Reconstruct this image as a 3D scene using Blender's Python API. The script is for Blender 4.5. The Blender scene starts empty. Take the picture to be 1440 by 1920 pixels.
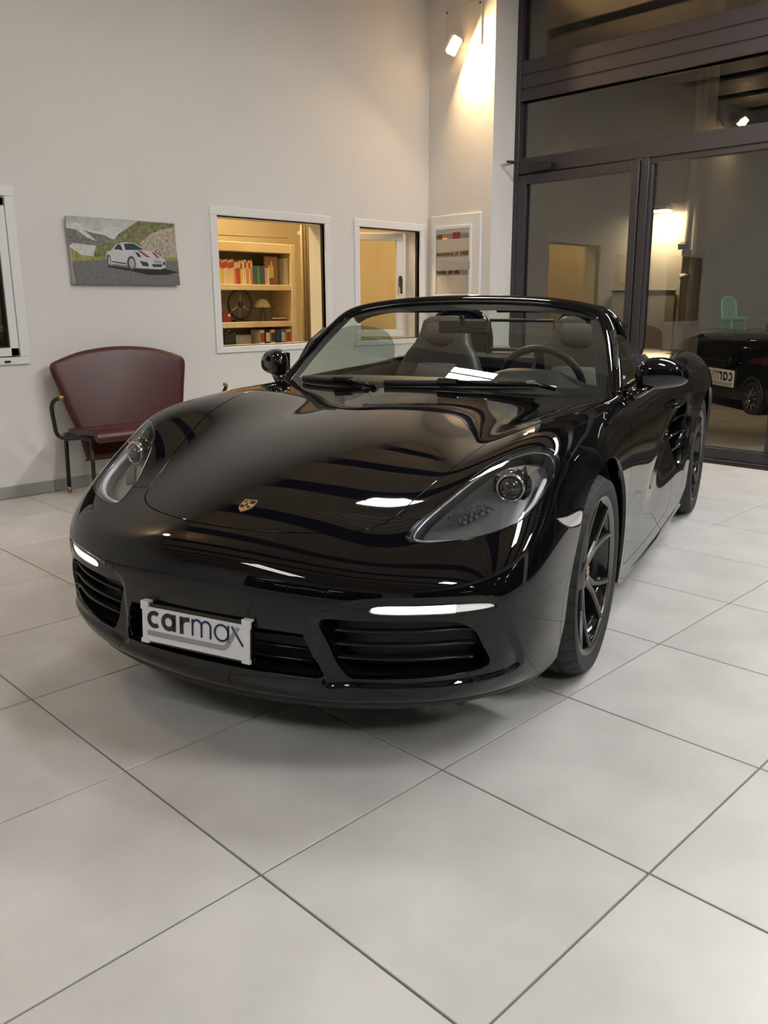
import bpy, math, random
import numpy as np
from mathutils import Vector, Matrix
random.seed(7); rng = np.random.default_rng(7)
scene = bpy.context.scene
COL = scene.collection
PI = math.pi
# ------------------------------------------------------------------ camera
F_PX, YAW, PITCH, ROLL = 1576.1, -0.788628, 0.242595, -0.005827
CAM = Vector((1.3283, -0.9320, 1.2135))
cy, sy, cp, sp = math.cos(YAW), math.sin(YAW), math.cos(PITCH), math.sin(PITCH)
fw = Vector((sy*cp, cy*cp, -sp)); rt = Vector((cy, -sy, 0)); up = rt.cross(fw)
r2 = rt*math.cos(ROLL)+up*math.sin(ROLL); u2 = up*math.cos(ROLL)-rt*math.sin(ROLL)
cam = bpy.data.cameras.new('camera'); cam_o = bpy.data.objects.new('camera', cam); COL.objects.link(cam_o)
cam.sensor_fit = 'VERTICAL'; cam.sensor_height = 36; cam.lens = F_PX/1920*36; cam.clip_start = .02; cam.clip_end = 200
m = Matrix((r2, u2, -fw)).transposed().to_4x4(); m.translation = CAM; cam_o.matrix_world = m
scene.camera = cam_o
# ------------------------------------------------------------------ world, exposure
w = bpy.data.worlds.new('night_sky'); scene.world = w; w.use_nodes = True
bg = w.node_tree.nodes['Background']; bg.inputs[0].default_value = (.30, .36, .50, 1); bg.inputs[1].default_value = .006
vs = scene.view_settings; vs.view_transform = 'Standard'; vs.look = 'None'; vs.exposure = 0.0; vs.gamma = 1; vs.use_curve_mapping = False
LED_POWER = 76.0      # emission strength of the ceiling fittings
WARM_POWER = 36.0    # halogen floodlights (watt)
OFFICE_POWER = 120.0
# ------------------------------------------------------------------ helpers
def link(o, parent=None):
    COL.objects.link(o)
    if parent is not None: o.parent = parent
    return o
def tag(o, label, cat, group=None):
    o['label'] = label; o['category'] = cat
    if group: o['group'] = group
    return o
def thing(name, label, cat, loc=(0, 0, 0), rz=0, group=None):
    o = bpy.data.objects.new(name, None); o.empty_display_size = .1
    o.location = loc; o.rotation_euler = (0, 0, rz); link(o)
    return tag(o, label, cat, group)
MATS = {}
def mat(name, col=(.8, .8, .8), rough=.5, metal=0, ior=1.5, coat=0, em=None, ems=0, var=0, vscale=4, bump=0, bscale=60, alpha=None, sheen=0, detail=4, objvar=0):
    if name in MATS: return MATS[name]
    m = bpy.data.materials.new(name); MATS[name] = m; m.use_nodes = True
    nt = m.node_tree; b = nt.nodes['Principled BSDF']
    c4 = (*col, 1)
    b.inputs['Base Color'].default_value = c4; b.inputs['Roughness'].default_value = rough
    b.inputs['Metallic'].default_value = metal; b.inputs['IOR'].default_value = ior
    b.inputs['Coat Weight'].default_value = coat; b.inputs['Coat Roughness'].default_value = .03
    if em: b.inputs['Emission Color'].default_value = (*em, 1); b.inputs['Emission Strength'].default_value = ems
    tc = None
    if var or bump:
        tc = nt.nodes.new('ShaderNodeTexCoord')
    if var:
        n = nt.nodes.new('ShaderNodeTexNoise'); n.inputs['Scale'].default_value = vscale; n.inputs['Detail'].default_value = detail
        nt.links.new(tc.outputs['Object'], n.inputs['Vector'])
        r = nt.nodes.new('ShaderNodeMapRange'); r.inputs[1].default_value = .25; r.inputs[2].default_value = .75
        r.inputs[3].default_value = 1-var; r.inputs[4].default_value = 1+var
        nt.links.new(n.outputs['Fac'], r.inputs[0])
        fac = r.outputs[0]
        if objvar:
            oi = nt.nodes.new('ShaderNodeObjectInfo'); r3 = nt.nodes.new('ShaderNodeMapRange')
            r3.inputs[3].default_value = 1-objvar; r3.inputs[4].default_value = 1+objvar
            nt.links.new(oi.outputs['Random'], r3.inputs[0])
            mm = nt.nodes.new('ShaderNodeMath'); mm.operation = 'MULTIPLY'
            nt.links.new(fac, mm.inputs[0]); nt.links.new(r3.outputs[0], mm.inputs[1]); fac = mm.outputs[0]
        mx = nt.nodes.new('ShaderNodeVectorMath'); mx.operation = 'SCALE'; mx.inputs[0].default_value = col
        nt.links.new(fac, mx.inputs['Scale']); nt.links.new(mx.outputs[0], b.inputs['Base Color'])
    if bump:
        n2 = nt.nodes.new('ShaderNodeTexNoise'); n2.inputs['Scale'].default_value = bscale; n2.inputs['Detail'].default_value = 3
        nt.links.new(tc.outputs['Object'], n2.inputs['Vector'])
        bp = nt.nodes.new('ShaderNodeBump'); bp.inputs['Strength'].default_value = bump; bp.inputs['Distance'].default_value = .003
        nt.links.new(n2.outputs['Fac'], bp.inputs['Height']); nt.links.new(bp.outputs[0], b.inputs['Normal'])
    return m
def glass_mat(name, tint=(.9, .95, .93), refl=.06, edge=.9, rough=0.0, ior=1.5, boost=1.0):
    """thin clear pane: a Fresnel mix of see-through and mirror"""
    if name in MATS: return MATS[name]
    m = bpy.data.materials.new(name); MATS[name] = m; m.use_nodes = True
    nt = m.node_tree; nt.nodes.clear()
    o = nt.nodes.new('ShaderNodeOutputMaterial'); mix = nt.nodes.new('ShaderNodeMixShader')
    t = nt.nodes.new('ShaderNodeBsdfTransparent'); t.inputs[0].default_value = (*tint, 1)
    g = nt.nodes.new('ShaderNodeBsdfGlossy'); g.inputs['Roughness'].default_value = rough; g.inputs[0].default_value = (1, 1, 1, 1)
    # Schlick reflectance, the same from both faces of the pane
    lw = nt.nodes.new('ShaderNodeLayerWeight'); lw.inputs[0].default_value = .5
    pw = nt.nodes.new('ShaderNodeMath'); pw.operation = 'POWER'; pw.inputs[1].default_value = 5.0
    ma = nt.nodes.new('ShaderNodeMath'); ma.operation = 'MULTIPLY_ADD'; ma.inputs[1].default_value = .96; ma.inputs[2].default_value = .04
    mu = nt.nodes.new('ShaderNodeMath'); mu.operation = 'MULTIPLY_ADD'; mu.use_clamp = True
    mu.inputs[1].default_value = boost; mu.inputs[2].default_value = refl
    nt.links.new(lw.outputs['Facing'], pw.inputs[0]); nt.links.new(pw.outputs[0], ma.inputs[0]); nt.links.new(ma.outputs[0], mu.inputs[0]); nt.links.new(mu.outputs[0], mix.inputs[0])
    nt.links.new(t.outputs[0], mix.inputs[1]); nt.links.new(g.outputs[0], mix.inputs[2]); nt.links.new(mix.outputs[0], o.inputs[0])
    return m
def mesh_obj(name, V, F, mat_, parent=None, smooth=False, normals=None, loc=None, mats=None, fmat=None, rz=0):
    me = bpy.data.meshes.new(name)
    V = np.asarray(V, float)
    if isinstance(F, np.ndarray): F = F.tolist()
    me.from_pydata(V.tolist(), [], F)
    for mm in (mats or [mat_]): me.materials.append(mm)
    if fmat is not None: me.polygons.foreach_set('material_index', fmat)
    if smooth: me.polygons.foreach_set('use_smooth', [True]*len(me.polygons))
    me.update()
    if normals is not None: me.normals_split_custom_set_from_vertices(np.asarray(normals).tolist())
    o = bpy.data.objects.new(name, me)
    if loc is not None: o.location = loc
    if rz: o.rotation_euler = (0, 0, rz)
    return link(o, parent)
class MB:
    """collects shapes for ONE mesh"""
    def __init__(s): s.V = []; s.F = []; s.M = []; s.mi = 0
    def add(s, V, F):
        o = len(s.V); s.V += [tuple(v) for v in V]; s.F += [[i+o for i in f] for f in F]; s.M += [s.mi]*len(F); return s
    def box(s, c, d, bev=.004, rot=None):
        hx, hy, hz = d[0]/2, d[1]/2, d[2]/2; b = min(bev, hx*.45, hy*.45, hz*.45)
        V = []; idx = {}
        for sx in (-1, 1):
            for sy_ in (-1, 1):
                for sz in (-1, 1):
                    for k, p in enumerate(((hx, hy-b, hz-b), (hx-b, hy, hz-b), (hx-b, hy-b, hz))):
                        idx[sx, sy_, sz, k] = len(V); V.append((sx*p[0], sy_*p[1], sz*p[2]))
        F = []
        for q in (-1, 1):
            F.append([idx[q, a, c_, 0] for a, c_ in ((-1, -1), (1, -1), (1, 1), (-1, 1))][::q])
            F.append([idx[a, q, c_, 1] for a, c_ in ((-1, -1), (-1, 1), (1, 1), (1, -1))][::q])
            F.append([idx[a, c_, q, 2] for a, c_ in ((-1, -1), (1, -1), (1, 1), (-1, 1))][::q])
        for a in (-1, 1):
            for c_ in (-1, 1):
                e = a*c_
                F.append([idx[a, c_, -1, 0], idx[a, c_, -1, 1], idx[a, c_, 1, 1], idx[a, c_, 1, 0]][::e])
                F.append([idx[a, -1, c_, 0], idx[a, 1, c_, 0], idx[a, 1, c_, 2], idx[a, -1, c_, 2]])
                F.append([idx[-1, a, c_, 1], idx[-1, a, c_, 2], idx[1, a, c_, 2], idx[1, a, c_, 1]][::e])
        for a in (-1, 1):
            for b_ in (-1, 1):
                for c_ in (-1, 1):
                    F.append([idx[a, b_, c_, 0], idx[a, b_, c_, 1], idx[a, b_, c_, 2]][::a*b_*c_])
        V = [Vector(v) for v in V]
        F = [f if (V[f[1]]-V[f[0]]).cross(V[f[2]]-V[f[0]]).dot(sum((V[i] for i in f), Vector())) > 0 else f[::-1] for f in F]
        if rot is not None: V = [rot @ v for v in V]
        return s.add([v+Vector(c) for v in V], F)
    def pbox(s, lo, hi):
        x0, y0, z0 = lo; x1, y1, z1 = hi
        V = [(x0, y0, z0), (x1, y0, z0), (x1, y1, z0), (x0, y1, z0), (x0, y0, z1), (x1, y0, z1), (x1, y1, z1), (x0, y1, z1)]
        return s.add(V, [[0, 3, 2, 1], [4, 5, 6, 7], [0, 1, 5, 4], [1, 2, 6, 5], [2, 3, 7, 6], [3, 0, 4, 7]])
    def tube(s, path, r, n=10, closed=False, caps=True, sec=None):
        P = [Vector(p) for p in path]; L = len(P); R = r if hasattr(r, '__len__') else [r]*L
        V = []; F = []; prev = None
        for i, p in enumerate(P):
            if closed: t = P[(i+1) % L]-P[i-1]
            else: t = P[min(i+1, L-1)]-P[max(i-1, 0)]
            t.normalize()
            if prev is None:
                a = Vector((0, 0, 1)) if abs(t.z) < .9 else Vector((1, 0, 0)); nrm = (a-t*a.dot(t)).normalized()
            else: nrm = (prev-t*prev.dot(t)).normalized()
            prev = nrm; bn = t.cross(nrm)
            for k in range(n):
                an = 2*PI*k/n; ca, sa = math.cos(an), math.sin(an)
                if sec: ca, sa = ca*sec[0], sa*sec[1]
                V.append(p+(nrm*ca+bn*sa)*R[i])
        for i in range(L if closed else L-1):
            j = (i+1) % L
            for k in range(n):
                k2 = (k+1) % n; F.append([i*n+k, i*n+k2, j*n+k2, j*n+k])
        if caps and not closed: F += [list(range(n))[::-1], [(L-1)*n+k for k in range(n)]]
        return s.add(V, F)
    def lathe(s, prof, n=32, c=(0, 0, 0), axis='z', caps=False):
        """prof: (radius, height) pairs"""
        V = []; F = []; L = len(prof); c = Vector(c)
        for k in range(n):
            a = 2*PI*k/n
            for r, h in prof:
                v = (r*math.cos(a), r*math.sin(a), h)
                if axis == 'y': v = (v[0], h, v[1])
                if axis == 'x': v = (h, v[0], v[1])
                V.append(Vector(v)+c)
        for k in range(n):
            k2 = (k+1) % n
            for j in range(L-1): F.append([k*L+j, k2*L+j, k2*L+j+1, k*L+j+1])
        if axis == 'y': F = [f[::-1] for f in F]
        if caps:
            F.append([k*L for k in range(n)][::-1] if axis != 'y' else [k*L for k in range(n)]); F.append([k*L+L-1 for k in range(n)] if axis != 'y' else [k*L+L-1 for k in range(n)][::-1])
        return s.add(V, F)
    def prism(s, poly, org, ex, ey, depth, bev=0):
        """polygon in the plane (ex, ey) at org, pulled back by depth along -(ex x ey)"""
        ex, ey, org = Vector(ex), Vector(ey), Vector(org); n = ex.cross(ey).normalized(); L = len(poly)
        A = sum(poly[i][0]*poly[(i+1) % L][1]-poly[(i+1) % L][0]*poly[i][1] for i in range(L))
        if A < 0: poly = poly[::-1]
        top = [org+ex*a+ey*b for a, b in poly]; bot = [p-n*depth for p in top]
        F = [list(range(L)), list(range(L, 2*L))[::-1]]+[[(i+1) % L, i, L+i, L+(i+1) % L] for i in range(L)]
        return s.add(top+bot, F)
    def build(s, name, mat_, parent=None, smooth=False, loc=None, mats=None, auto=None, rz=0):
        o = mesh_obj(name, s.V, s.F, mat_, parent, smooth, loc=loc, mats=mats, fmat=s.M if mats else None, rz=rz)
        if auto:
            me = o.data; me.polygons.foreach_set('use_smooth', [True]*len(me.polygons)); me.set_sharp_from_angle(angle=math.radians(auto))
        return o
def spline(P, n=8, closed=False):
    """Catmull-Rom through points (any dimension)"""
    P = np.asarray(P, float); L = len(P); out = []
    for i in range(L if closed else L-1):
        if closed: a, b, c, d = P[i-1], P[i], P[(i+1) % L], P[(i+2) % L]
        else: a, b, c, d = P[max(i-1, 0)], P[i], P[i+1], P[min(i+2, L-1)]
        for k in range(n):
            t = k/n; out.append(.5*(2*b+(c-a)*t+(2*a-5*b+4*c-d)*t*t+(3*b-a-3*c+d)*t**3))
    if not closed: out.append(P[-1])
    return np.array(out)
def ribbon(path, wd):
    """2-d stroke outline -> quads"""
    P = np.asarray(path, float); t = np.gradient(P, axis=0); t /= np.linalg.norm(t, axis=1)[:, None]+1e-9
    n = np.c_[-t[:, 1], t[:, 0]]*wd/2
    return P+n, P-n
def arc(cx, cy_, r, a0, a1, n=20):
    a = np.radians(np.linspace(a0, a1, n)); return np.c_[cx+r*np.cos(a), cy_+r*np.sin(a)]
def logo(org, ex, ey, h, part):
    """strokes of the dealer's word mark, x-height h; part: 'bold', 'thin' or 'swoosh'"""
    S = []; wb, wt = .25, .12
    if part == 'bold':
        S += [(arc(.56, .5, .5-wb/2, 48, 312), wb)]
        S += [(arc(1.55, .5, .5-wb/2, 0, 360, 30), wb), ([(1.93, .98), (1.93, .02)], wb)]
        S += [([(2.45, .0), (2.45, .98)], wb), (np.r_[[(2.45, .55)], arc(2.83, .5, .36, 150, 90, 8), [(3.0, .86)]], wb)]
    if part == 'thin':
        S += [([(3.2, .02), (3.2, .97)], wt), (np.r_[arc(3.50, .64, .30, 180, 0, 16), [(3.8, .02)]], wt), (np.r_[arc(4.10, .64, .30, 180, 0, 16), [(4.4, .02)]], wt)]
        S += [(arc(5.12, .5, .5-wt/2, 0, 360, 30), wt), ([(5.56, .98), (5.56, .02)], wt), ([(5.78, .97), (6.5, -.02)], wt)]
    if part == 'swoosh':
        for d in (0, .16):
            S += [(np.r_[[(.05, -.24-d)], [(5.0, -.24-d)], arc(5.1, .14, .38+d, 270, 325, 10), [(6.12+d*.8, .97-.0*d)]], .115)]
    V = []; F = []; ex, ey, org = Vector(ex), Vector(ey), Vector(org); nz = ex.cross(ey).normalized()
    for path, wd in S:
        L, Rr = ribbon(path, wd)
        o = len(V); n = len(L)
        for z in (.0012, 0):
            for q in (L, Rr): V += [org+ex*(h*p[0])+ey*(h*p[1])+nz*z for p in q]
        for i in range(n-1):
            F.append([o+i, o+n+i, o+n+i+1, o+i+1]); F.append([o+2*n+i, o+i, o+i+1, o+2*n+i+1]); F.append([o+n+i, o+3*n+i, o+3*n+i+1, o+n+i+1])
    return V, F
# ------------------------------------------------------------------ materials
paint = mat('black_paint', (.0035, .0035, .004), .025, ior=1.5)
M_wall = mat('wall_paint', (.74, .725, .70), .7, var=.02, vscale=1.2, bump=.12, bscale=220)
M_tile = mat('porcelain_tile', (.54, .535, .52), .32, var=.13, vscale=3.6, bump=.05, bscale=90, objvar=.025, detail=8)
M_grout = mat('grout', (.17, .165, .155), .8)
M_base = mat('skirting_tile', (.33, .325, .31), .4, var=.06, vscale=6)
M_frame = mat('anodised_frame', (.050, .045, .052), .38, metal=.35, var=.04, vscale=3)
M_white = mat('white_upvc', (.80, .80, .80), .35, var=.01)
M_black = mat('black_plastic', (.012, .012, .012), .45, bump=.05, bscale=300)
M_gloss = mat('gloss_black_trim', (.004, .004, .004), .08, coat=.3)
M_rubber = mat('tyre_rubber', (.018, .018, .018), .72, var=.1, vscale=20)
M_chrome = mat('chrome', (.75, .75, .77), .08, metal=1)
M_steel = mat('brushed_steel', (.50, .50, .51), .3, metal=1, var=.08, vscale=30)
M_dark = mat('dark_void', (.006, .006, .006), .8)
G_big = glass_mat('storefront_glass', (.80, .80, .78), .0, boost=2.0)
G_win = glass_mat('window_glass', (.93, .95, .93), .0, boost=1.0)
G_car = glass_mat('car_glass', (.78, .83, .80), .01, boost=1.5)
# ================================================================== ROOM
TS = .6014                      # tile pitch
XL, YG, YP, XR, YB, HC = -4.162, 5.43, 5.12, 6.2, -6.6, 3.82
def struct(o): o['kind'] = 'structure'; return o
def holes_wall(name, axis, p0, p1, a0, a1, z0, z1, holes, mt):
    """slab between p0 and p1 on `axis`, running a0..a1, with rectangular holes (a0,a1,z0,z1)"""
    A = sorted({a0, a1, *[h[0] for h in holes], *[h[1] for h in holes]}); Z = sorted({z0, z1, *[h[2] for h in holes], *[h[3] for h in holes]})
    mb = MB()
    for i in range(len(A)-1):
        for j in range(len(Z)-1):
            ca, cz = (A[i]+A[i+1])/2, (Z[j]+Z[j+1])/2
            if any(h[0] < ca < h[1] and h[2] < cz < h[3] for h in holes): continue
            if axis == 'x': mb.pbox((p0, A[i], Z[j]), (p1, A[i+1], Z[j+1]))
            else: mb.pbox((A[i], p0, Z[j]), (A[i+1], p1, Z[j+1]))
    return struct(mb.build(name, mt))
# ---- floor: grout bed with one object per tile
floor = struct(MB().pbox((XL-.2, YB-.2, -.25), (XR+.2, YG+.12, -.004)).build('floor', M_grout))
def px_of(p):
    q = Vector(p)-CAM; d = q.dot(fw)
    return (9e9, 9e9) if d < .05 else (720+F_PX*q.dot(r2)/d, 960-F_PX*q.dot(u2)/d)
tm = MB(); tm.box((0, 0, -.008), (TS-.0055, TS-.0055, .016), .0012)
proto = tm.build('tile', M_tile, floor); tile_me = proto.data
cells = []
for i in range(int(YB/TS)-1, int(YG/TS)+1):
    for j in range(int(XL/TS)-1, int(XR/TS)+1):
        x, y = (j+.5)*TS, (i+.5)*TS
        if x-TS/2 < XL-.25 or x+TS/2 > XR+.3 or y+TS/2 > YG+.3 or y-TS/2 < YB-.3: continue
        c = [px_of((x+a*TS/2, y+b*TS/2, 0)) for a in (-1, 1) for b in (-1, 1)]
        vis = any(-120 < u < 1560 and 500 < v < 2050 for u, v in c)
        cells.append((not vis, math.hypot(x-CAM.x, y-CAM.y), x, y))
cells.sort(); rest = MB(); first = True; nt_ = 0
for inv, d, x, y in cells:
    if not inv and nt_ < 300:
        t = proto if first else proto.copy()
        if not first: link(t, floor)
        t.location = (x, y, 0); first = False; nt_ += 1
    else: rest.box((x, y, -.008), (TS-.0055, TS-.0055, .016), .0012)
ro = rest.build('floor_tiles', M_tile, floor); ro['kind'] = 'stuff'
# ---- left wall with its three windows, pier with the fuse box, rear and right walls
WIN = [(.15, 1.26, .90, 1.865), (2.80, 3.848, .903, 1.855), (4.24, 5.0, .903, 1.855)]
holes_wall('wall_left', 'x', XL-.2, XL, YB, YP, 0, HC+.4, WIN, M_wall)
struct(MB().pbox((XL-.2, YP, 0), (-3.43, YG+.14, HC+.4)).build('wall_pier', M_wall))
holes_wall('wall_back', 'y', YB-.2, YB, XL-.2, XR+.2, 0, HC+.4, [(-1.5, 4.8, .35, 2.9)], M_wall)
holes_wall('wall_right', 'x', XR, XR+.2, YB, YG+.12, 0, HC+.4, [(-5.6, 4.9, .12, 3.3)], M_wall)
def big_window(name, axis, p, a0, a1, z0, z1, n, trans):
    r = MB()
    def bar(u0, u1, v0, v1, t=.05):
        lo, hi = ((p-t, u0, v0), (p+t, u1, v1)) if axis == 'x' else ((u0, p-t, v0), (u1, p+t, v1))
        c = [(a+b)/2 for a, b in zip(lo, hi)]; r.box(c, [b-a for a, b in zip(lo, hi)], .004)
    for k in range(n+1):
        u = a0+(a1-a0)*k/n; bar(u-.035, u+.035, z0, z1)
    for v in (z0, z1, *trans): bar(a0, a1, v-.035, v+.035, .045)
    o = struct(r.build(name, M_frame))
    for k in range(n):
        u0, u1 = a0+(a1-a0)*k/n+.035, a0+(a1-a0)*(k+1)/n-.035
        lo, hi = ((p-.006, u0, z0), (p+.006, u1, z1)) if axis == 'x' else ((u0, p-.006, z0), (u1, p+.006, z1))
        MB().pbox(lo, hi).build('pane', G_big, o)
    return o
big_window('window_5', 'y', YB-.1, -1.5, 4.8, .35, 2.9, 4, (2.2,))
big_window('window_6', 'x', XR+.1, -5.6, 4.9, .12, 3.3, 5, (2.4,))
# skirting of tile pieces along the left wall and the pier
for nm, pts in (('baseboard_left', [(XL, YB), (XL, YP)]), ('baseboard_pier', [(XL, YP), (-3.43, YP)])):
    (xa, ya), (xb, yb) = pts; L = math.hypot(xb-xa, yb-ya); n = int(L/TS)+1; root = None
    back = MB(); 
    if xa == xb: back.pbox((xa, ya, 0), (xa+.006, yb, .078))
    else: back.pbox((xa, ya-.006, 0), (xb, ya, .078))
    root = struct(back.build(nm, M_grout))
    off = .42 if xa == xb else 0
    for k in range(n+1):
        a, b = max(k*TS-off, 0)+.0015, min((k+1)*TS-off, L)-.0015
        if b-a < .02: continue
        if xa == xb: MB().box((xa+.007, ya+(a+b)/2, .041), (.012, b-a, .078), .002).build('skirting_tile', M_base, root)
        else: MB().box((xa+(a+b)/2, ya-.007, .041), (b-a, .012, .078), .002).build('skirting_tile', M_base, root)
# ---- ceiling: dark blue deck, corrugated sheet strips between the joists
M_deck = mat('navy_deck', (.025, .045, .21), .6)
M_sheet = mat('corrugated_sheet', (.66, .57, .46), .55, var=.08, vscale=2)
ceil = struct(MB().pbox((XL-.2, YB-.2, HC+.28), (XR+.2, YG+.14, HC+.34)).build('ceiling', M_deck))
PITCH_B, WID = .98, .70
y = YB+.1; k = 0
while y+WID < YG+.1:
    prof = []; n = 9
    for q in range(n):
        y0 = y+WID*q/n; d = WID/n
        prof += [(y0, HC), (y0+d*.50, HC), (y0+d*.60, HC+.022), (y0+d*.90, HC+.022)]
    prof.append((y+WID, HC))
    V = [(xx, a, b) for xx in (XL, XR) for a, b in prof]; L = len(prof)
    mesh_obj('sheet_panel', V, [[i, i+1, L+i+1, L+i] for i in range(L-1)], M_sheet, ceil)
    mb = MB()
    y += PITCH_B
# ---- inner windows of the left wall
def upvc_window(name, y0, y1, z0, z1, cas=True, pane=True):
    """white frame around an opening y0..y1, z0..z1 of the left wall"""
    mb = MB(); t = .062
    for a, b, c, d in ((y0-t, y1+t, z1, z1+t), (y0-t, y1+t, z0-t+.015, z0), (y0-t, y0, z0, z1), (y1, y1+t, z0, z1)):
        mb.box((XL-.02, (a+b)/2, (c+d)/2), (.07, b-a, d-c), .004)
    o = struct(mb.build(name, M_white))
    s = MB(); g = .004
    for a, b, c, d in ((y0, y1, z1-.006, z1), (y0, y1, z0, z0+.006), (y0, y0+.006, z0, z1), (y1-.006, y1, z0, z1)):
        s.box((XL-.03, (a+b)/2, (c+d)/2), (.02, b-a, d-c), .002)
    s.build('gasket', M_black, o)
    if pane: MB().pbox((XL-.034, y0+.012, z0+.012), (XL-.028, y1-.012, z1-.012)).build('pane', G_win, o)
    return o
upvc_window('window_2', *WIN[1])
w3 = upvc_window('window_3', *WIN[2], pane=False)
# far left casement: an extra inner sash frame
w1 = upvc_window('window_1', *WIN[0], pane=False)
mb = MB()
for a, b, c, d in ((.15, 1.26, 1.80, 1.865), (.15, 1.26, .90, .965), (.15, .215, .9, 1.865), (1.195, 1.26, .9, 1.865)):
    mb.box((XL-.005, (a+b)/2, (c+d)/2), (.05, b-a-.012, d-c-.012), .004)
mb.build('sash', M_white, w1)
mb = MB()
for a, b, c, d in ((.215, 1.195, 1.797, 1.802), (.215, 1.195, .963, .968), (.215, .220, .965, 1.8), (1.190, 1.195, .965, 1.8)):
    mb.box((XL-.004, (a+b)/2, (c+d)/2), (.044, b-a, d-c), .002)
mb.build('sash_gasket', M_black, w1)
MB().pbox((XL-.020, .22, .97), (XL-.014, 1.19, 1.795)).build('pane', G_win, w1)
MB().box((XL+.017, 1.175, .873), (.006, .038, .014), .002).build('drain_cap', M_black, w1)
# open sash of window 3, swung into the office
sash = bpy.data.objects.new('open_sash', None); 
def sash_parts():
    W, Hh = .70, .93; mb = MB()
    for a, b, c, d in ((0, W, Hh-.065, Hh), (0, W, 0, .065), (0, .065, .065, Hh-.065), (W-.065, W, .065, Hh-.065)):
        mb.box(((a+b)/2, 0, (c+d)/2), (b-a, .06, d-c), .006)
    return mb
so = sash_parts().build('sash', M_white, w3, loc=(XL-.17, 4.955, .915)); so.rotation_euler = (0, 0, math.radians(242))
MB().pbox((.065, -.004, .065), (.635, .004, .865)).build('sash_pane', G_win, so)
mb = MB(); mb.box((.035, .045, .50), (.026, .03, .10), .006); mb.box((.035, .07, .46), (.02, .02, .14), .006); mb.build('sash_handle', M_black, so)
# ---- office behind the left wall
M_off = mat('office_wall', (.74, .62, .42), .8, var=.02)
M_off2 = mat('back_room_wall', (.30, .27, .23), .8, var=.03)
XO = XL-.2
mb = MB(); mb.pbox((-6.3, 2.25, 0), (-6.2, 5.6, 2.7)); struct(mb.build('wall_office_back', M_off))
mb = MB(); mb.pbox((-6.2, 2.2, 0), (XO, 2.28, 2.7)); struct(mb.build('wall_office_partition', M_off))
mb = MB(); mb.pbox((-6.2, 5.56, 0), (XO, 5.66, 2.7)); struct(mb.build('wall_office_end', M_off))
struct(MB().pbox((-6.3, -1.5, 2.62), (XO, 5.66, 2.72)).build('ceiling_office', M_off))
struct(MB().pbox((-6.3, -1.5, -.2), (XO, 5.66, -.01)).build('floor_office', M_base))
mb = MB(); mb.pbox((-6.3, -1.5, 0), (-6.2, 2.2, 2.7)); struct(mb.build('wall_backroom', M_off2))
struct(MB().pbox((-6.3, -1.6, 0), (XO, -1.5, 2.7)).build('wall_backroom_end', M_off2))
# ---- glazed street front: wide transoms, door, fixed light
fr = MB(); FD = .07
def fbar(x0, x1, z0, z1, d=FD, mbx=None, yo=0):
    (mbx or fr).box(((x0+x1)/2, YG+.05+yo, (z0+z1)/2), (x1-x0, d, z1-z0), .004)
fbar(-3.46, -3.385, 0, HC+.3, .12)                         # left jamb
for z0, z1 in ((2.885, 2.975), (2.985, 3.085), (3.095, 3.20)): fbar(-3.385, XR, z0, z1, .11)
fbar(-3.385, XR, 2.885, 3.2, .09)
fbar(-3.385, XR, 2.30, 2.43, .10)
fbar(-3.385, XR, 0, .03, .14)
for x in (-2.18, -1.0, .6, 2.2, 3.8, 5.4): fbar(x-.035, x+.035, .03, 2.30, .10)
for x in (-1.0, 2.2, 5.4): fbar(x-.03, x+.03, 2.43, 2.885, .09); fbar(x-.03, x+.03, 3.2, HC+.3, .09)
front = struct(fr.build('window_4', M_frame))
for x0, x1 in ((-3.385, -1.03), (-.97, 2.17), (2.23, 5.37), (5.43, XR)):
    for z0, z1 in ((2.43, 2.885), (3.2, HC+.3)): MB().pbox((x0, YG+.045, z0), (x1, YG+.053, z1)).build('pane', G_big, front)
for x0, x1 in ((-2.145, -1.035), (-.965, .565), (.635, 2.165), (2.235, 3.765), (3.835, 5.365)):
    mb = MB()
    for a, b, c, d in ((x0, x1, .03, .115), (x0, x1, 2.255, 2.30), (x0, x0+.03, .115, 2.255), (x1-.03, x1, .115, 2.255)): fbar(a, b, c, d, .06, mb, -.01)
    mb.build('glazing_bead', M_frame, front)
    MB().pbox((x0+.03, YG+.045, .115), (x1-.03, YG+.053, 2.255)).build('pane', G_big, front)
dm = MB()
for a, b, c, d in ((-3.38, -3.295, .02, 2.29), (-2.285, -2.222, .02, 2.29), (-3.295, -2.285, 2.215, 2.29), (-3.295, -2.285, .02, .14)): fbar(a, b, c, d, .075, dm, -.025)
door = struct(dm.build('door_1', M_frame))
MB().pbox((-3.295, YG+.02, .14), (-2.285, YG+.028, 2.215)).build('pane', G_big, door)
mb = MB(); mb.tube([(-2.26, YG-.02, 1.03), (-2.26, YG-.075, 1.03), (-2.28, YG-.085, 1.03), (-2.40, YG-.085, 1.025)], .011, 8); mb.lathe([(0, 0), (.026, 0), (.026, .008), (0, .008)], 16, (-2.26, YG-.03, 1.03), 'y')
mb.build('door_handle', M_black, door, auto=40)
mb = MB(); mb.box((-3.13, YG-.045, 2.335), (.23, .05, .06), .006); mb.tube([(-3.10, YG-.075, 2.365), (-3.36, YG-.20, 2.385)], .009, 6); mb.tube([(-3.36, YG-.20, 2.385), (-3.42, YG-.03, 2.40)], .009, 6)
mb.build('door_closer', M_black, door, auto=40)
mb = MB(); mb.pbox((-3.43, YG-.05, 0), (XR, YG-.012, .012)); struct(mb.build('trim_1', mat('brown_threshold', (.05, .032, .025), .35, metal=.4)))
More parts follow.
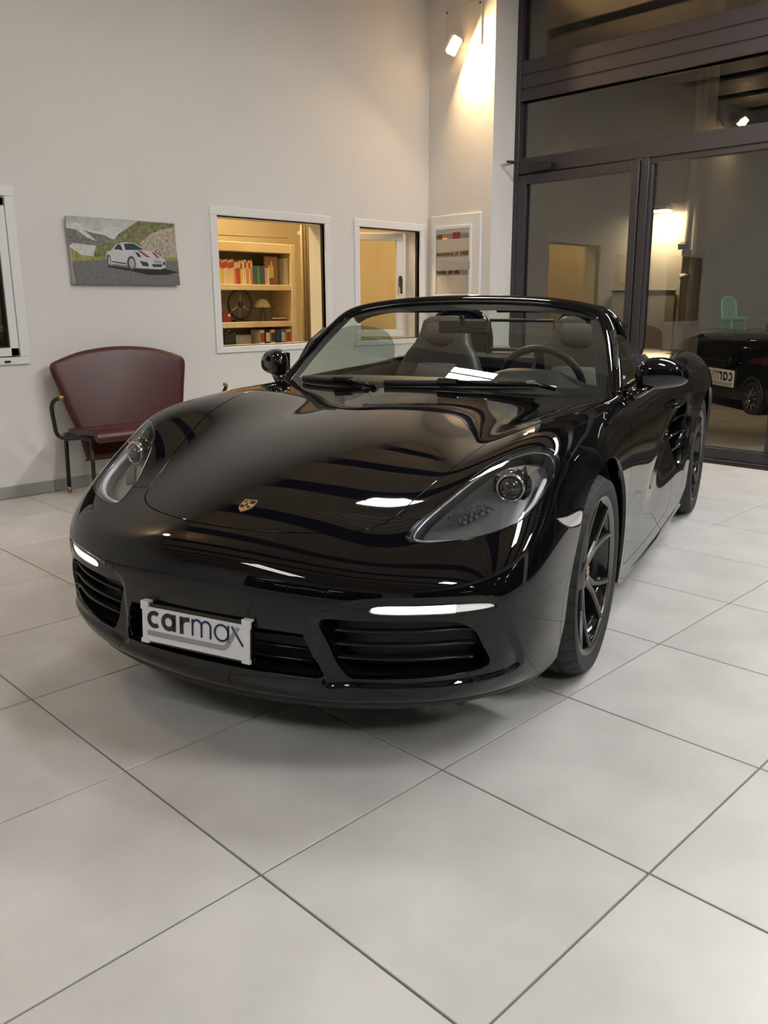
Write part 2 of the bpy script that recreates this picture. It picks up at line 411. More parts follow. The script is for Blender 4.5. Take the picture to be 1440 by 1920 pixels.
# ================================================================== SPORTS CAR
# car frame: x forward from the front axle, y to the car's left, z up
def station(x,ys,zs): return [(x,y,z) for y,z in zip(ys,zs)]
G=[
[(.935,0,.168),(.930,.18,.174),(.905,.36,.182),(.862,.51,.192),(.805,.625,.20),(.735,.715,.21),(.645,.778,.215),(.55,.812,.215),(.44,.825,.215)],
[(.97,0,.225),(.965,.18,.227),(.94,.36,.232),(.895,.51,.24),(.835,.635,.25),(.757,.73,.258),(.662,.79,.262),(.55,.818,.262),(.415,.828,.26)],
[(.975,0,.33),(.97,.18,.33),(.945,.36,.332),(.902,.515,.336),(.84,.648,.34),(.758,.748,.342),(.655,.806,.342),(.54,.828,.335),(.39,.832,.31)],
[(.985,0,.45),(.98,.18,.45),(.952,.36,.45),(.90,.515,.45),(.828,.655,.45),(.733,.757,.45),(.622,.815,.445),(.50,.834,.43),(.35,.836,.37)],
[(.965,0,.545),(.957,.18,.543),(.928,.36,.54),(.878,.512,.54),(.805,.648,.545),(.71,.75,.55),(.585,.812,.55),(.44,.838,.52),(.28,.84,.42)],
[(.89,0,.605),(.88,.18,.603),(.845,.34,.60),(.79,.48,.605),(.71,.62,.625),(.615,.735,.645),(.50,.81,.635),(.34,.845,.58),(.18,.845,.44)],
[(.73,0,.678),(.72,.18,.675),(.69,.33,.672),(.64,.46,.678),(.56,.59,.714),(.47,.715,.752),(.375,.80,.712),(.23,.85,.60),(.09,.85,.45)],
[(.50,0,.748),(.49,.18,.745),(.47,.34,.741),(.44,.475,.749),(.39,.60,.790),(.335,.735,.822),(.245,.818,.758),(.14,.86,.62),(.04,.858,.45)],
[(.25,0,.80),(.25,.18,.797),(.24,.35,.790),(.23,.49,.799),(.20,.61,.836),(.17,.735,.856),(.13,.825,.775),(.07,.867,.64),(.02,.865,.45)],
[(0,0,.838),(0,.18,.834),(0,.36,.82),(0,.51,.830),(0,.63,.858),(0,.74,.865),(0,.83,.795),(0,.872,.65),(0,.866,.45)],
[(-.25,0,.865),(-.25,.18,.861),(-.25,.37,.85),(-.25,.53,.855),(-.25,.65,.868),(-.25,.755,.868),(-.25,.835,.80),(-.26,.857,.55),(-.30,.845,.22)],
[(-.48,0,.885),(-.48,.18,.881),(-.49,.38,.872),(-.5,.55,.868),(-.5,.68,.873),(-.5,.775,.862),(-.5,.84,.79),(-.5,.85,.52),(-.5,.835,.17)],
station(-.85,[0,.18,.38,.57,.70,.785,.845,.855,.842],[.92,.918,.91,.90,.893,.868,.78,.5,.16]),
station(-1.2,[0,.18,.38,.57,.705,.79,.85,.855,.848],[.925,.923,.915,.907,.897,.872,.775,.5,.16]),
station(-1.55,[0,.18,.38,.57,.715,.80,.86,.858,.852],[.935,.933,.925,.915,.903,.88,.775,.5,.16]),
station(-1.9,[0,.18,.38,.57,.72,.81,.875,.868,.858],[.95,.948,.94,.93,.92,.90,.79,.52,.165]),
station(-2.2,[0,.18,.38,.57,.72,.82,.893,.893,.87],[.96,.958,.95,.945,.935,.915,.80,.58,.28]),
station(-2.475,[0,.18,.38,.57,.72,.825,.90,.905,.89],[.965,.963,.955,.948,.94,.915,.80,.63,.45]),
station(-2.75,[0,.18,.38,.56,.70,.81,.89,.90,.88],[.95,.948,.945,.94,.93,.90,.79,.62,.42]),
[(-3.05,0,.925),(-3.05,.18,.923),(-3.04,.37,.92),(-3.03,.54,.915),(-3.02,.66,.90),(-3.0,.765,.87),(-2.98,.85,.76),(-2.95,.875,.58),(-2.92,.865,.26)],
[(-3.3,0,.885),(-3.3,.18,.883),(-3.28,.36,.878),(-3.25,.52,.868),(-3.2,.63,.85),(-3.15,.73,.815),(-3.1,.81,.72),(-3.06,.85,.53),(-3.0,.85,.22)],
[(-3.42,0,.80),(-3.415,.18,.80),(-3.4,.36,.795),(-3.36,.52,.785),(-3.31,.63,.76),(-3.24,.72,.72),(-3.17,.79,.62),(-3.12,.83,.45),(-3.07,.84,.2)],
[(-3.44,0,.52),(-3.435,.18,.52),(-3.42,.36,.52),(-3.38,.52,.51),(-3.33,.63,.5),(-3.27,.715,.47),(-3.2,.78,.40),(-3.15,.82,.30),(-3.1,.83,.19)],
[(-3.38,0,.22),(-3.375,.18,.22),(-3.36,.36,.22),(-3.32,.52,.21),(-3.28,.63,.2),(-3.23,.71,.2),(-3.18,.77,.19),(-3.14,.80,.18),(-3.11,.81,.18)],
]
G=np.array(G,float)
def bsp(t,n):
    # cubic uniform bspline basis matrix, params t in [0,n-1], n data -> n+2 controls
    B=np.zeros((len(t),n+2)); 
    for r,tt in enumerate(t):
        i=min(int(np.floor(tt)),n-2); s=tt-i
        B[r,i:i+4]=[(1-s)**3/6,(3*s**3-6*s*s+4)/6,(-3*s**3+3*s*s+3*s+1)/6,s**3/6]
    return B
def fit(G,lu=.006,lv=.004):
    nv,nu,_=G.shape
    # full width
    F=np.concatenate([G[:,:0:-1]*np.array([1,-1,1]),G],1); n2=2*nu-1
    Bu=bsp(np.arange(n2),n2);Bv=bsp(np.arange(nv),nv)
    A=np.kron(Bv,Bu)
    D2=lambda m:np.diff(np.eye(m),2,axis=0); D3=lambda m:np.diff(np.eye(m),3,axis=0)
    Iu,Iv=np.eye(n2+2),np.eye(nv+2)
    Ru=np.kron(Iv,D3(n2+2));Rv=np.kron(D3(nv+2),Iu)
    Ru2=np.kron(Iv,D2(n2+2));Rv2=np.kron(D2(nv+2),Iu); Ruv=np.kron(np.diff(np.eye(nv+2),2,axis=0),np.diff(np.eye(n2+2),1,axis=0))
    N=A.T@A+lu*Ru.T@Ru+lv*Rv.T@Rv+1e-3*(Ru2.T@Ru2+Rv2.T@Rv2)
    C=np.linalg.solve(N,A.T@F.reshape(-1,3))
    return C.reshape(nv+2,n2+2,3),F
def ev(C,du,dv):
    nv,nu=C.shape[0]-2,C.shape[1]-2
    u=np.linspace(0,nu-1,(nu-1)*du+1);v=np.linspace(0,nv-1,(nv-1)*dv+1)
    return np.einsum('ai,bj,ijk->abk',bsp(v,nv),bsp(u,nu),C)
def smooth01(t): t = np.clip(t, 0, 1); return t*t*(3-2*t)
def unit(v): return v/(np.linalg.norm(v, axis=-1, keepdims=True)+1e-12)
def basis(d):
    d = unit(np.array(d, float)); a = np.array([0, 0, 1.]) if abs(d[2]) < .9 else np.array([1., 0, 0])
    e1 = unit(np.cross(a, d)); return np.stack([e1, np.cross(d, e1)])
def poly_sdf(Q, P):
    """signed distance (negative inside) of points Q to closed polygon P, 2-d"""
    D = np.full(len(Q), 9.); ins = np.zeros(len(Q), bool); n = len(P)
    for i in range(n):
        a, b = P[i], P[(i+1) % n]; ab = b-a; t = np.clip(((Q-a)@ab)/(ab@ab+1e-15), 0, 1)
        D = np.minimum(D, np.linalg.norm(Q-(a+t[:, None]*ab), axis=1))
        c = (a[1] > Q[:, 1]) != (b[1] > Q[:, 1])
        with np.errstate(divide='ignore', invalid='ignore'): xi = a[0]+(Q[:, 1]-a[1])*(b[0]-a[0])/(b[1]-a[1])
        ins ^= c & (Q[:, 0] < xi)
    return np.where(ins, -D, D)
def mirror_poly(P, n=6):
    """smooth outline that crosses the centre line at right angles at both ends (first and last point on y = 0)"""
    P = np.array(P, float); M = np.array([1, -1, 1]); Q = np.r_[[P[1]*M], P, [P[-2]*M]]
    S_ = spline(Q, n)
    return np.r_[S_, [[S_[-1][0], -.6, S_[-1][2]], [S_[0][0], -.6, S_[0][2]]]]
def field(V, poly, d, lim=None, sm=6):
    """field of a 3-d outline seen along d; the car's two sides are folded together"""
    A = V.copy(); A[:, 1] = abs(A[:, 1]); E = basis(d); P = np.array(poly, float)
    if sm: P = spline(P, sm, True)
    ok = np.ones(len(V), bool)
    if lim: ok = lim(A)
    f = np.full(len(V), 1.0); f[ok] = poly_sdf(A[ok]@E.T, P@E.T); return f
class Surf:
    def __init__(s, V, N, T): s.V, s.N, s.T = V, N, T
    def compact(s):
        u, inv = np.unique(s.T, return_inverse=True); return Surf(s.V[u], s.N[u], inv.reshape(-1, 3))
    def cut(s, f):
        """split along f = 0 -> (inside f<0, outside)"""
        V, N, T = s.V, s.N, s.T; neg = f < 0; k = neg[T].sum(1)
        tin, tout = T[k == 3], T[k == 0]; Tm = T[(k == 1) | (k == 2)]
        if len(Tm) == 0: return Surf(V, N, tin), Surf(V, N, tout)
        nm = neg[Tm]; lone = np.where(nm.sum(1) == 1, nm.argmax(1), (~nm).argmax(1)); r = np.arange(len(Tm))
        a, b, c = Tm[r, lone], Tm[r, (lone+1) % 3], Tm[r, (lone+2) % 3]
        E = np.sort(np.r_[np.c_[a, b], np.c_[a, c]], 1); U, inv = np.unique(E, axis=0, return_inverse=True); inv = inv.ravel()
        fa, fb = f[U[:, 0]], f[U[:, 1]]; t = np.clip(fa/(fa-fb), .002, .998)[:, None]
        nv = V[U[:, 0]]*(1-t)+V[U[:, 1]]*t; nn = unit(N[U[:, 0]]*(1-t)+N[U[:, 1]]*t)
        e1, e2 = len(V)+inv[:len(a)], len(V)+inv[len(a):]
        tri = np.c_[a, e1, e2]; q1, q2 = np.c_[e1, b, c], np.c_[e1, c, e2]; ln = neg[a]
        tin = np.r_[tin, tri[ln], q1[~ln], q2[~ln]]; tout = np.r_[tout, tri[~ln], q1[ln], q2[ln]]
        V2, N2 = np.r_[V, nv], np.r_[N, nn]
        return Surf(V2, N2, tin).compact(), Surf(V2, N2, tout).compact()
    def side(s, sg):
        m = (s.V[s.T][:, :, 1].mean(1)*sg) > 0; return Surf(s.V, s.N, s.T[m]).compact()
    def keep(s, fn):
        return Surf(s.V, s.N, s.T[fn(s.V[s.T].mean(1))]).compact()
    def edge(s):
        e = np.r_[s.T[:, [0, 1]], s.T[:, [1, 2]], s.T[:, [2, 0]]]; key = np.sort(e, 1)
        u, inv, cnt = np.unique(key, axis=0, return_inverse=True, return_counts=True); return e[cnt[inv.ravel()] == 1]
    def flange(s, depth=.012, roll=.0018, drop=None):
        """turn every free edge inwards"""
        e = s.edge(); V, N = s.V, s.N; out = np.zeros_like(V)
        t = V[e[:, 1]]-V[e[:, 0]]; nrm = N[e[:, 0]]; o = unit(np.cross(t, nrm))
        np.add.at(out, e[:, 0], o); np.add.at(out, e[:, 1], o); out = unit(out)
        b = np.unique(e); ix = -np.ones(len(V), int); ix[b] = np.arange(len(b)); n0 = len(V)
        r1 = V[b]-N[b]*roll+out[b]*roll*.6; r2_ = r1-N[b]*depth
        NV = np.r_[V, r1, r2_]; NN = np.r_[N, unit(out[b]+.25*N[b]), out[b]]
        T = [s.T]; A, B = e[:, 0], e[:, 1]; A1, B1 = n0+ix[A], n0+ix[B]; A2, B2 = A1+len(b), B1+len(b)
        for p, q, r_, s_ in ((A, A1, B1, B), (A1, A2, B2, B1)): T += [np.c_[p, q, r_], np.c_[p, r_, s_]]
        return Surf(NV, NN, np.concatenate(T))
    def offset(s, d): return Surf(s.V+s.N*d, s.N, s.T)
    def obj(s, name, mt, parent): return mesh_obj(name, s.V, s.T, mt, parent, True, s.N)
def gapcut(S_, f, g=.0036):
    i, _ = S_.cut(f+g/2); _, o = S_.cut(f-g/2); return i, o
# ---- outlines (3-d, left side)
HL = [(.761, .493, .619), (.71, .498, .644), (.655, .515, .669), (.582, .545, .704), (.507, .578, .740), (.448, .612, .769), (.405, .652, .795), (.372, .69, .808), (.349, .72, .813), (.331, .75, .807), (.33, .77, .792), (.344, .781, .77), (.385, .785, .739), (.448, .78, .71), (.512, .773, .682), (.566, .758, .662), (.616, .736, .644), (.66, .704, .631), (.70, .66, .621), (.73, .615, .615), (.757, .56, .611), (.77, .52, .611)]
HLD = (.5, .35, .75)
HOOD = [(.8715, 0, 0), (.869, .07, 0), (.858, .155, 0), (.831, .258, 0), (.795, .345, 0), (.750, .402, 0), (.690, .434, 0), (.60, .456, 0), (.50, .486, 0), (.375, .521, 0), (.25, .556, 0), (.11, .59, 0), (-.07, .632, 0), (-.25, .665, 0), (-.40, .69, 0), (-.455, .675, 0), (-.46, .5, 0), (-.42, .25, 0), (-.40, 0, 0)]
COCK = [(-.445, 0, 0), (-.455, .25, 0), (-.505, .5, 0), (-.565, .65, 0), (-.62, .712, 0), (-.8, .722, 0), (-1.2, .73, 0), (-1.6, .735, 0), (-1.84, .715, 0), (-1.94, .62, 0), (-1.98, .4, 0), (-2.0, 0, 0)]
DRL = [(.917, .476, .4505), (.914, .482, .468), (.865, .59, .472), (.807, .681, .473), (.766, .728, .468), (.750, .745, .459), (.796, .699, .454), (.859, .609, .451)]
GRL = [(.955, .336, .424), (.932, .432, .430), (.887, .555, .433), (.837, .648, .432), (.813, .683, .419), (.796, .706, .398), (.783, .721, .359), (.768, .735, .318), (.774, .725, .296), (.821, .668, .285), (.875, .573, .275), (.925, .434, .266), (.934, .404, .272), (.942, .375, .31), (.948, .355, .36)]
CEN = [(.96, 0, .386), (.96, .27, .386), (.96, .292, .375), (.96, .312, .33), (.96, .333, .28), (.96, .328, .262), (.96, .25, .258), (.96, 0, .256)]
REC = [(.92, .46, .487), (.86, .6, .494), (.80, .69, .492), (.76, .74, .482), (.745, .752, .457), (.722, .771, .407), (.695, .788, .346), (.675, .794, .301), (.69, .781, .272), (.78, .713, .262), (.87, .58, .252), (.93, .42, .247), (.955, .335, .25), (.958, .318, .43), (.945, .37, .465)]
BMP = [(.69, .434, .659), (.70, .495, .66), (.64, .66, .66), (.566, .757, .662), (.53, .785, .650), (.468, .815, .643), (.38, .83, .636), (.2, .85, .625)]
DOOR = [(-.49, .8, .95), (-.455, .8, .80), (-.425, .8, .62), (-.43, .8, .45), (-.46, .8, .30), (-.52, .8, .235), (-1.40, .8, .225), (-1.56, .8, .28), (-1.61, .8, .40), (-1.63, .8, .60), (-1.64, .8, .80), (-1.64, .8, 1.05), (-.5, .8, 1.05)]
INT = [(-1.66, .8, .70), (-1.80, .8, .722), (-1.93, .8, .712), (-1.985, .8, .66), (-1.97, .8, .56), (-1.90, .8, .44), (-1.80, .8, .38), (-1.735, .8, .40), (-1.70, .8, .50), (-1.67, .8, .60)]
IND = [(.474, .815, .637), (.40, .83, .629), (.29, .842, .623), (.29, .842, .590), (.335, .844, .588), (.40, .838, .598), (.445, .827, .616)]
TAIL = [(-3.2, .34, .742), (-3.2, .34, .712), (-3.2, .60, .672), (-3.2, .78, .665), (-3.2, .84, .71), (-3.2, .74, .765), (-3.2, .55, .765)]
DECK = [(-2.06, 0, 0), (-2.05, .40, 0), (-2.02, .60, 0), (-2.15, .685, 0), (-2.5, .68, 0), (-2.75, .60, 0), (-2.82, .35, 0), (-2.84, 0, 0)]
# ---- body skin
Cn, _ = fit(G); nv, nu = Cn.shape[0]-2, Cn.shape[1]-2
vt = np.r_[np.linspace(0, 10, 10*18+1), np.linspace(10, nv-1, (nv-11)*9+1)[1:]]; ut = np.linspace(0, nu-1, (nu-1)*16+1)
SG = np.einsum('ai,bj,ijk->abk', bsp(vt, nv), bsp(ut, nu), Cn); SG[:, len(ut)//2, 1] = 0
def grid_normals(P):
    n = unit(np.cross(np.gradient(P, axis=1), np.gradient(P, axis=0)))
    if n[n.shape[0]//3, n.shape[1]//2, 2] < 0: n = -n
    return n
NG = grid_normals(SG); Fl = SG.reshape(-1, 3); Nf = NG.reshape(-1, 3)
# door scallop towards the side intake, recessed corners of the front bumper
ax, az = Fl[:, 0], Fl[:, 2]
q = np.clip((-ax-.70)/1.0, 0, 1); zc = .40+.17*q
dep = .055*smooth01((-ax-.70)/.95)*(1-smooth01((-ax-1.925)/.06))*np.exp(-((az-zc)/(.085+.05*q))**2)*(abs(Fl[:, 1]) > .6)
Fl = Fl-np.c_[0*dep, np.sign(Fl[:, 1])*dep, 0*dep]
fr_ = field(Fl, REC, (1, .55, 0), lambda A: (A[:, 0] > .6) & (A[:, 2] < .6))
Fl = Fl-Nf*(.011*(1-smooth01((fr_+.011)/.013)))[:, None]
# a crisper edge under the nose
SG = Fl.reshape(SG.shape); NG = grid_normals(SG); Nf = NG.reshape(-1, 3)
nr, nc = SG.shape[:2]; I = np.arange(nr*nc).reshape(nr, nc)
a, b, c, d = I[:-1, :-1].ravel(), I[1:, :-1].ravel(), I[1:, 1:].ravel(), I[:-1, 1:].ravel()
T0 = np.r_[np.c_[a, b, c], np.c_[a, c, d]]
tn = np.cross(Fl[T0[:, 1]]-Fl[T0[:, 0]], Fl[T0[:, 2]]-Fl[T0[:, 0]])
if (tn*Nf[T0[:, 0]]).sum() < 0: T0 = T0[:, ::-1]
SK = Surf(Fl, Nf, T0)
arch = lambda V: np.where(abs(V[:, 1]) > .5, np.minimum(np.hypot(V[:, 0], V[:, 2]-.337)-.393, np.hypot(V[:, 0]+2.475, V[:, 2]-.345)-.398), 1.)
_, SK = SK.cut(arch(SK.V))
_, SK = SK.cut(field(SK.V, mirror_poly(COCK), (0, 0, 1), lambda A: (A[:, 2] > .6) & (A[:, 0] < -.2) & (A[:, 0] > -2.4), 0))
lens, SK = gapcut(SK, field(SK.V, HL, HLD, lambda A: (A[:, 0] > .2) & (A[:, 2] > .5)), .004)
drl, SK = gapcut(SK, field(SK.V, DRL, (1, .55, 0), lambda A: (A[:, 0] > .6) & (A[:, 2] < .6)), .003)
gin, SK = SK.cut(field(SK.V, GRL, (1, .45, 0), lambda A: (A[:, 0] > .6) & (A[:, 2] < .6)))
cin, SK = SK.cut(field(SK.V, mirror_poly(CEN), (1, 0, 0), lambda A: (A[:, 0] > .6) & (A[:, 2] < .6), 0))
sin_, SK = SK.cut(field(SK.V, INT, (0, 1, 0), lambda A: (A[:, 0] < -1.4) & (A[:, 0] > -2.2) & (A[:, 1] > .6)))
ind, SK = gapcut(SK, field(SK.V, IND, (.2, 1, .1), lambda A: (A[:, 0] > .1) & (A[:, 0] < .7) & (A[:, 1] > .7), 3), .003)
tail, SK = gapcut(SK, field(SK.V, TAIL, (1, 0, 0), lambda A: A[:, 0] < -3.0), .003)
shell = SK.offset(-.014)
hood, SK = gapcut(SK, field(SK.V, mirror_poly(HOOD), (0, 0, 1), lambda A: (A[:, 0] > -.6) & (A[:, 2] > .5), 0), .0042)
deck, SK = gapcut(SK, field(SK.V, mirror_poly(DECK), (0, 0, 1), lambda A: (A[:, 0] < -1.8) & (A[:, 2] > .8), 0), .004)
doors, SK = gapcut(SK, field(SK.V, DOOR, (0, 1, 0), lambda A: (A[:, 0] < -.2) & (A[:, 0] > -2) & (A[:, 1] > .5), 4), .004)
Eb = basis(HLD); bl = spline(np.array(BMP), 6)
far = np.array([(.2, 1.6, .3), (1.6, 1.6, 0), (1.9, 0, .1), (1.9, -.3, .1), (.70, -.3, .655), (.70, .2, .657)])
fb = np.where(SK.V[:, 0] > .12, field(SK.V, np.r_[bl, far], HLD, lambda A: A[:, 0] > .0, 0), 1.)
bumper, SK = gapcut(SK, fb, .0036)
# ---- the car
car = thing('sports_car', 'glossy black two-seat convertible sports car with its roof down', 'car', (-.8505, 1.1693, 0), -1.24231)
hood.flange(.014).obj('hood', paint, car)
bumper.flange(.02).obj('front_bumper', paint, car)
for sg in (1, -1):
    doors.side(sg).flange(.02).obj('door', paint, car)
    SK.keep(lambda c: (c[:, 1]*sg > 0) & (c[:, 0] > -1.0)).flange(.016).obj('front_fender', paint, car)
SK.keep(lambda c: c[:, 0] <= -1.0).flange(.016).obj('rear_body', paint, car)
deck.flange(.012).obj('roof_cover', paint, car)
shell.obj('inner_shell', M_dark, car)
M_drl = mat('daytime_lamp', (.9, .9, .9), .2, em=(1, .97, .90), ems=3.2)
M_drl2 = mat('daytime_lamp_end', (.75, .75, .75), .15, em=(1, .97, .90), ems=.35)
M_lensglass = glass_mat('lamp_lens', (.93, .95, .97), .015, boost=1.1)
M_hous = mat('lamp_housing', (.17, .175, .18), .28, metal=.25)
M_bulb = mat('projector_glass', (.02, .022, .025), .02, coat=1, ior=1.7)
M_led = mat('lamp_light_guide', (.80, .82, .84), .25)
M_red = mat('tail_lens', (.35, .005, .008), .08, coat=.5)
# headlights
HLc = np.array(HL)
for sg in (1, -1):
    L = lens.side(sg); mir = np.array([1, sg, 1])
    cen = L.V.mean(0); e = L.edge()
    # housing: bowl behind the lens, shrinking towards the back
    bowl = Surf(cen+(L.V-cen)*np.array([.86, .86, .86])-L.N*0-np.array([.050, sg*.018, .042]), L.N, L.T)
    n0 = len(L.V); Vh = np.r_[L.V-L.N*.006, bowl.V]; Th = [bowl.T+n0, np.c_[e[:, 0], e[:, 0]+n0, e[:, 1]+n0], np.c_[e[:, 0], e[:, 1]+n0, e[:, 1]]]
    Th = np.concatenate(Th); used, inv = np.unique(Th, return_inverse=True)
    hs = mesh_obj('headlight', Vh[used], inv.reshape(-1, 3), M_hous, car, True)
    L.flange(.006, .001).obj('lens', M_lensglass, hs)
    # black rubber seam around the lens
    loop = spline(HLc*mir, 4, True); k = [np.argmin(((L.V-p)**2).sum(1)) for p in loop]
    MB().tube([L.V[i]-L.N[i]*.0035 for i in dict.fromkeys(k)], .0038, 6, closed=True).build('seal', M_gloss, hs, True)
    P0 = np.array([.478, .682*sg, .712]); dr = unit(np.array([1, .16*sg, -.02])); 
    def ring(prof, mt, nm, c0, n=32):
        mb = MB(); mb.lathe(prof, n, (0, 0, 0), 'x'); R = Vector((1, 0, 0)).rotation_difference(Vector(dr)).to_matrix()
        V = [R @ Vector(v)+Vector(c0) for v in mb.V]; o = mesh_obj(nm, V, mb.F, mt, hs, True); return o
    ring([(.0, .018), (.012, .0165), (.022, .012), (.029, .004), (.032, -.006), (.032, -.03)], M_bulb, 'projector_lens', P0)
    ring([(.033, -.01), (.034, .004), (.0385, .006), (.041, .002), (.041, -.012), (.036, -.03), (.033, -.03)], M_chrome, 'projector_ring', P0)
    ring([(.040, -.012), (.052, -.02), (.056, -.035), (.04, -.05), (.01, -.055)], M_gloss, 'projector_bezel', P0)
    # chrome reflector shell behind/above the projector, faceted side lamps, light guide along the lower edge
    mb = MB(); A = [(.462, .727, .748), (.41, .745, .765), (.435, .71, .772), (.472, .675, .768), (.50, .64, .755), (.474, .66, .745), (.455, .70, .752)]
    V = [Vector((x, y*sg, z)) for x, y, z in A]; mb.add(V+[v-Vector((.03, 0, .03)) for v in V], [[0, 1, 2, 6], [6, 2, 3, 5], [5, 3, 4], [0, 6, 13, 7], [6, 5, 12, 13], [5, 4, 11, 12]]); mb.build('reflector', M_chrome, hs)
    mb = MB()
    for j in range(6):
        for i in range(4):
            c_ = Vector((.625-.014*j-.004*i, (.560+.011*j+.013*i)*sg, .648+.006*j-.004*i)); mb.box(c_, (.010, .011, .010), .003)
    mb.build('side_reflector', mat('lamp_reflector', (.30, .30, .31), .18, metal=.9), hs)
    gp = [(.728, .535, .600), (.715, .60, .602), (.685, .655, .607), (.645, .70, .618), (.60, .732, .634), (.55, .752, .654), (.50, .762, .676), (.452, .765, .70), (.40, .765, .728)]
    g3 = spline([(x-.012, (y-.012)*sg, z-.004) for x, y, z in gp], 5)
    MB().tube(g3, .006, 8, sec=(1, 1.5)).build('light_guide', M_led, hs, True)
    cen2 = HLc.mean(0); rimp = spline(cen2+(HLc-cen2)*.935-np.array([.014, .004, .012]), 3, True)*mir
    MB().tube(rimp, .0042, 6, closed=True).build('inner_trim', mat('lamp_trim', (.42, .43, .45), .2, metal=.7), hs, True)
    # daytime running lamp
    D = drl.side(sg).offset(-.004); yo = abs(D.V[D.T].mean(1)[:, 1])
    o = Surf(D.V, D.N, D.T[yo < .655]).compact().flange(.01, .001).obj('daytime_lamp', M_drl, car)
    Surf(D.V, D.N, D.T[yo >= .655]).compact().flange(.01, .001).obj('lamp_end', M_drl2, o)
    Dr = drl.side(sg).offset(-.018); Dr.obj('lamp_back', M_gloss, o)
    # outer air intake: dark box with three curved slats
    gi = gin.side(sg); e = gi.edge(); n0 = len(gi.V)
    sh = np.array([.10, .02*sg, 0]); Vb = np.r_[gi.V-gi.N*.002, gi.V-sh]; used, inv = np.unique(np.concatenate([gi.T+n0, np.c_[e[:, 0], e[:, 0]+n0, e[:, 1]+n0], np.c_[e[:, 0], e[:, 1]+n0, e[:, 1]]]), return_inverse=True)
    box_ = mesh_obj('outer_intake', Vb[used], inv.reshape(-1, 3), M_black, car, True)
    for zz in (.395, .357, .318):
        ys_ = np.linspace(.36, .69, 16); path = []
        for yy in ys_:
            j = np.argmin((gi.V[:, 1]*sg-yy)**2+(gi.V[:, 2]-zz-.006*(yy-.36)/.35)**2); p = gi.V[j]; path.append((p[0]-.022-.008*(yy > .6), yy*sg, zz+.010*((yy-.36)/.35)))
        path = np.array(path); path[:, 0] = np.convolve(np.pad(path[:, 0], 2, 'edge'), np.ones(5)/5, 'valid')
        MB().tube(spline(path, 2), .0058, 8, sec=(.75, 2.2)).build('slat', mat('slat_plastic', (.014, .014, .014), .22), box_, True)
    ip = ind.side(sg).offset(-.002).flange(.006, .001).obj('side_marker', mat('marker_lens', (.50, .49, .46), .08, coat=1), car)
    ln = [(.47, .817, .632), (.435, .8275, .6105), (.395, .838, .595), (.335, .8465, .585)]
    MB().tube(spline([(x, y*sg, z) for x, y, z in ln], 5), .003, 6).build('marker_trim', M_gloss, ip, True)
    tail.side(sg).offset(-.001).flange(.01).obj('tail_lamp', M_red, car)
# centre intake
e = cin.edge(); n0 = len(cin.V); Vb = np.r_[cin.V-cin.N*.002, cin.V-np.array([.09, 0, 0])]
used, inv = np.unique(np.concatenate([cin.T+n0, np.c_[e[:, 0], e[:, 0]+n0, e[:, 1]+n0], np.c_[e[:, 0], e[:, 1]+n0, e[:, 1]]]), return_inverse=True)
ci = mesh_obj('center_intake', Vb[used], inv.reshape(-1, 3), M_black, car, True)
for zz in (.285, .318, .35):
    MB().tube([(.925-.35*y*y, y, zz) for y in np.linspace(-.30, .30, 13)], .005, 6, sec=(.7, 2)).build('slat', mat('slat_plastic'), ci, True)
# lower lip: matt spoiler strip under the bumper
lo = SG[0]; path = [(p[0]-.02, p[1]*.975, p[2]-.012) for p in lo[::8]]
MB().tube(path, .014, 8, sec=(1.1, .8)).build('front_lip', mat('matt_lip', (.02, .02, .02), .5), car, True)
# tow-eye cover: fine round seam on the right
j = np.argmin(((bumper.V-np.array([.944, -.383, .472]))**2).sum(1)); c0, n0_ = bumper.V[j], bumper.N[j]; Bs = basis(n0_)
rg = []
for t in np.linspace(0, 2*PI, 28, endpoint=False):
    p = c0+(Bs[0]*math.cos(t)+Bs[1]*math.sin(t))*.020; jj = np.argmin(((bumper.V-p)**2).sum(1)); p = p-n0_*((p-bumper.V[jj])@bumper.N[jj])*1.0; rg.append(p+n0_*.0001)
MB().tube(rg, .0009, 5, closed=True).build('tow_eye_seam', M_dark, car, True)
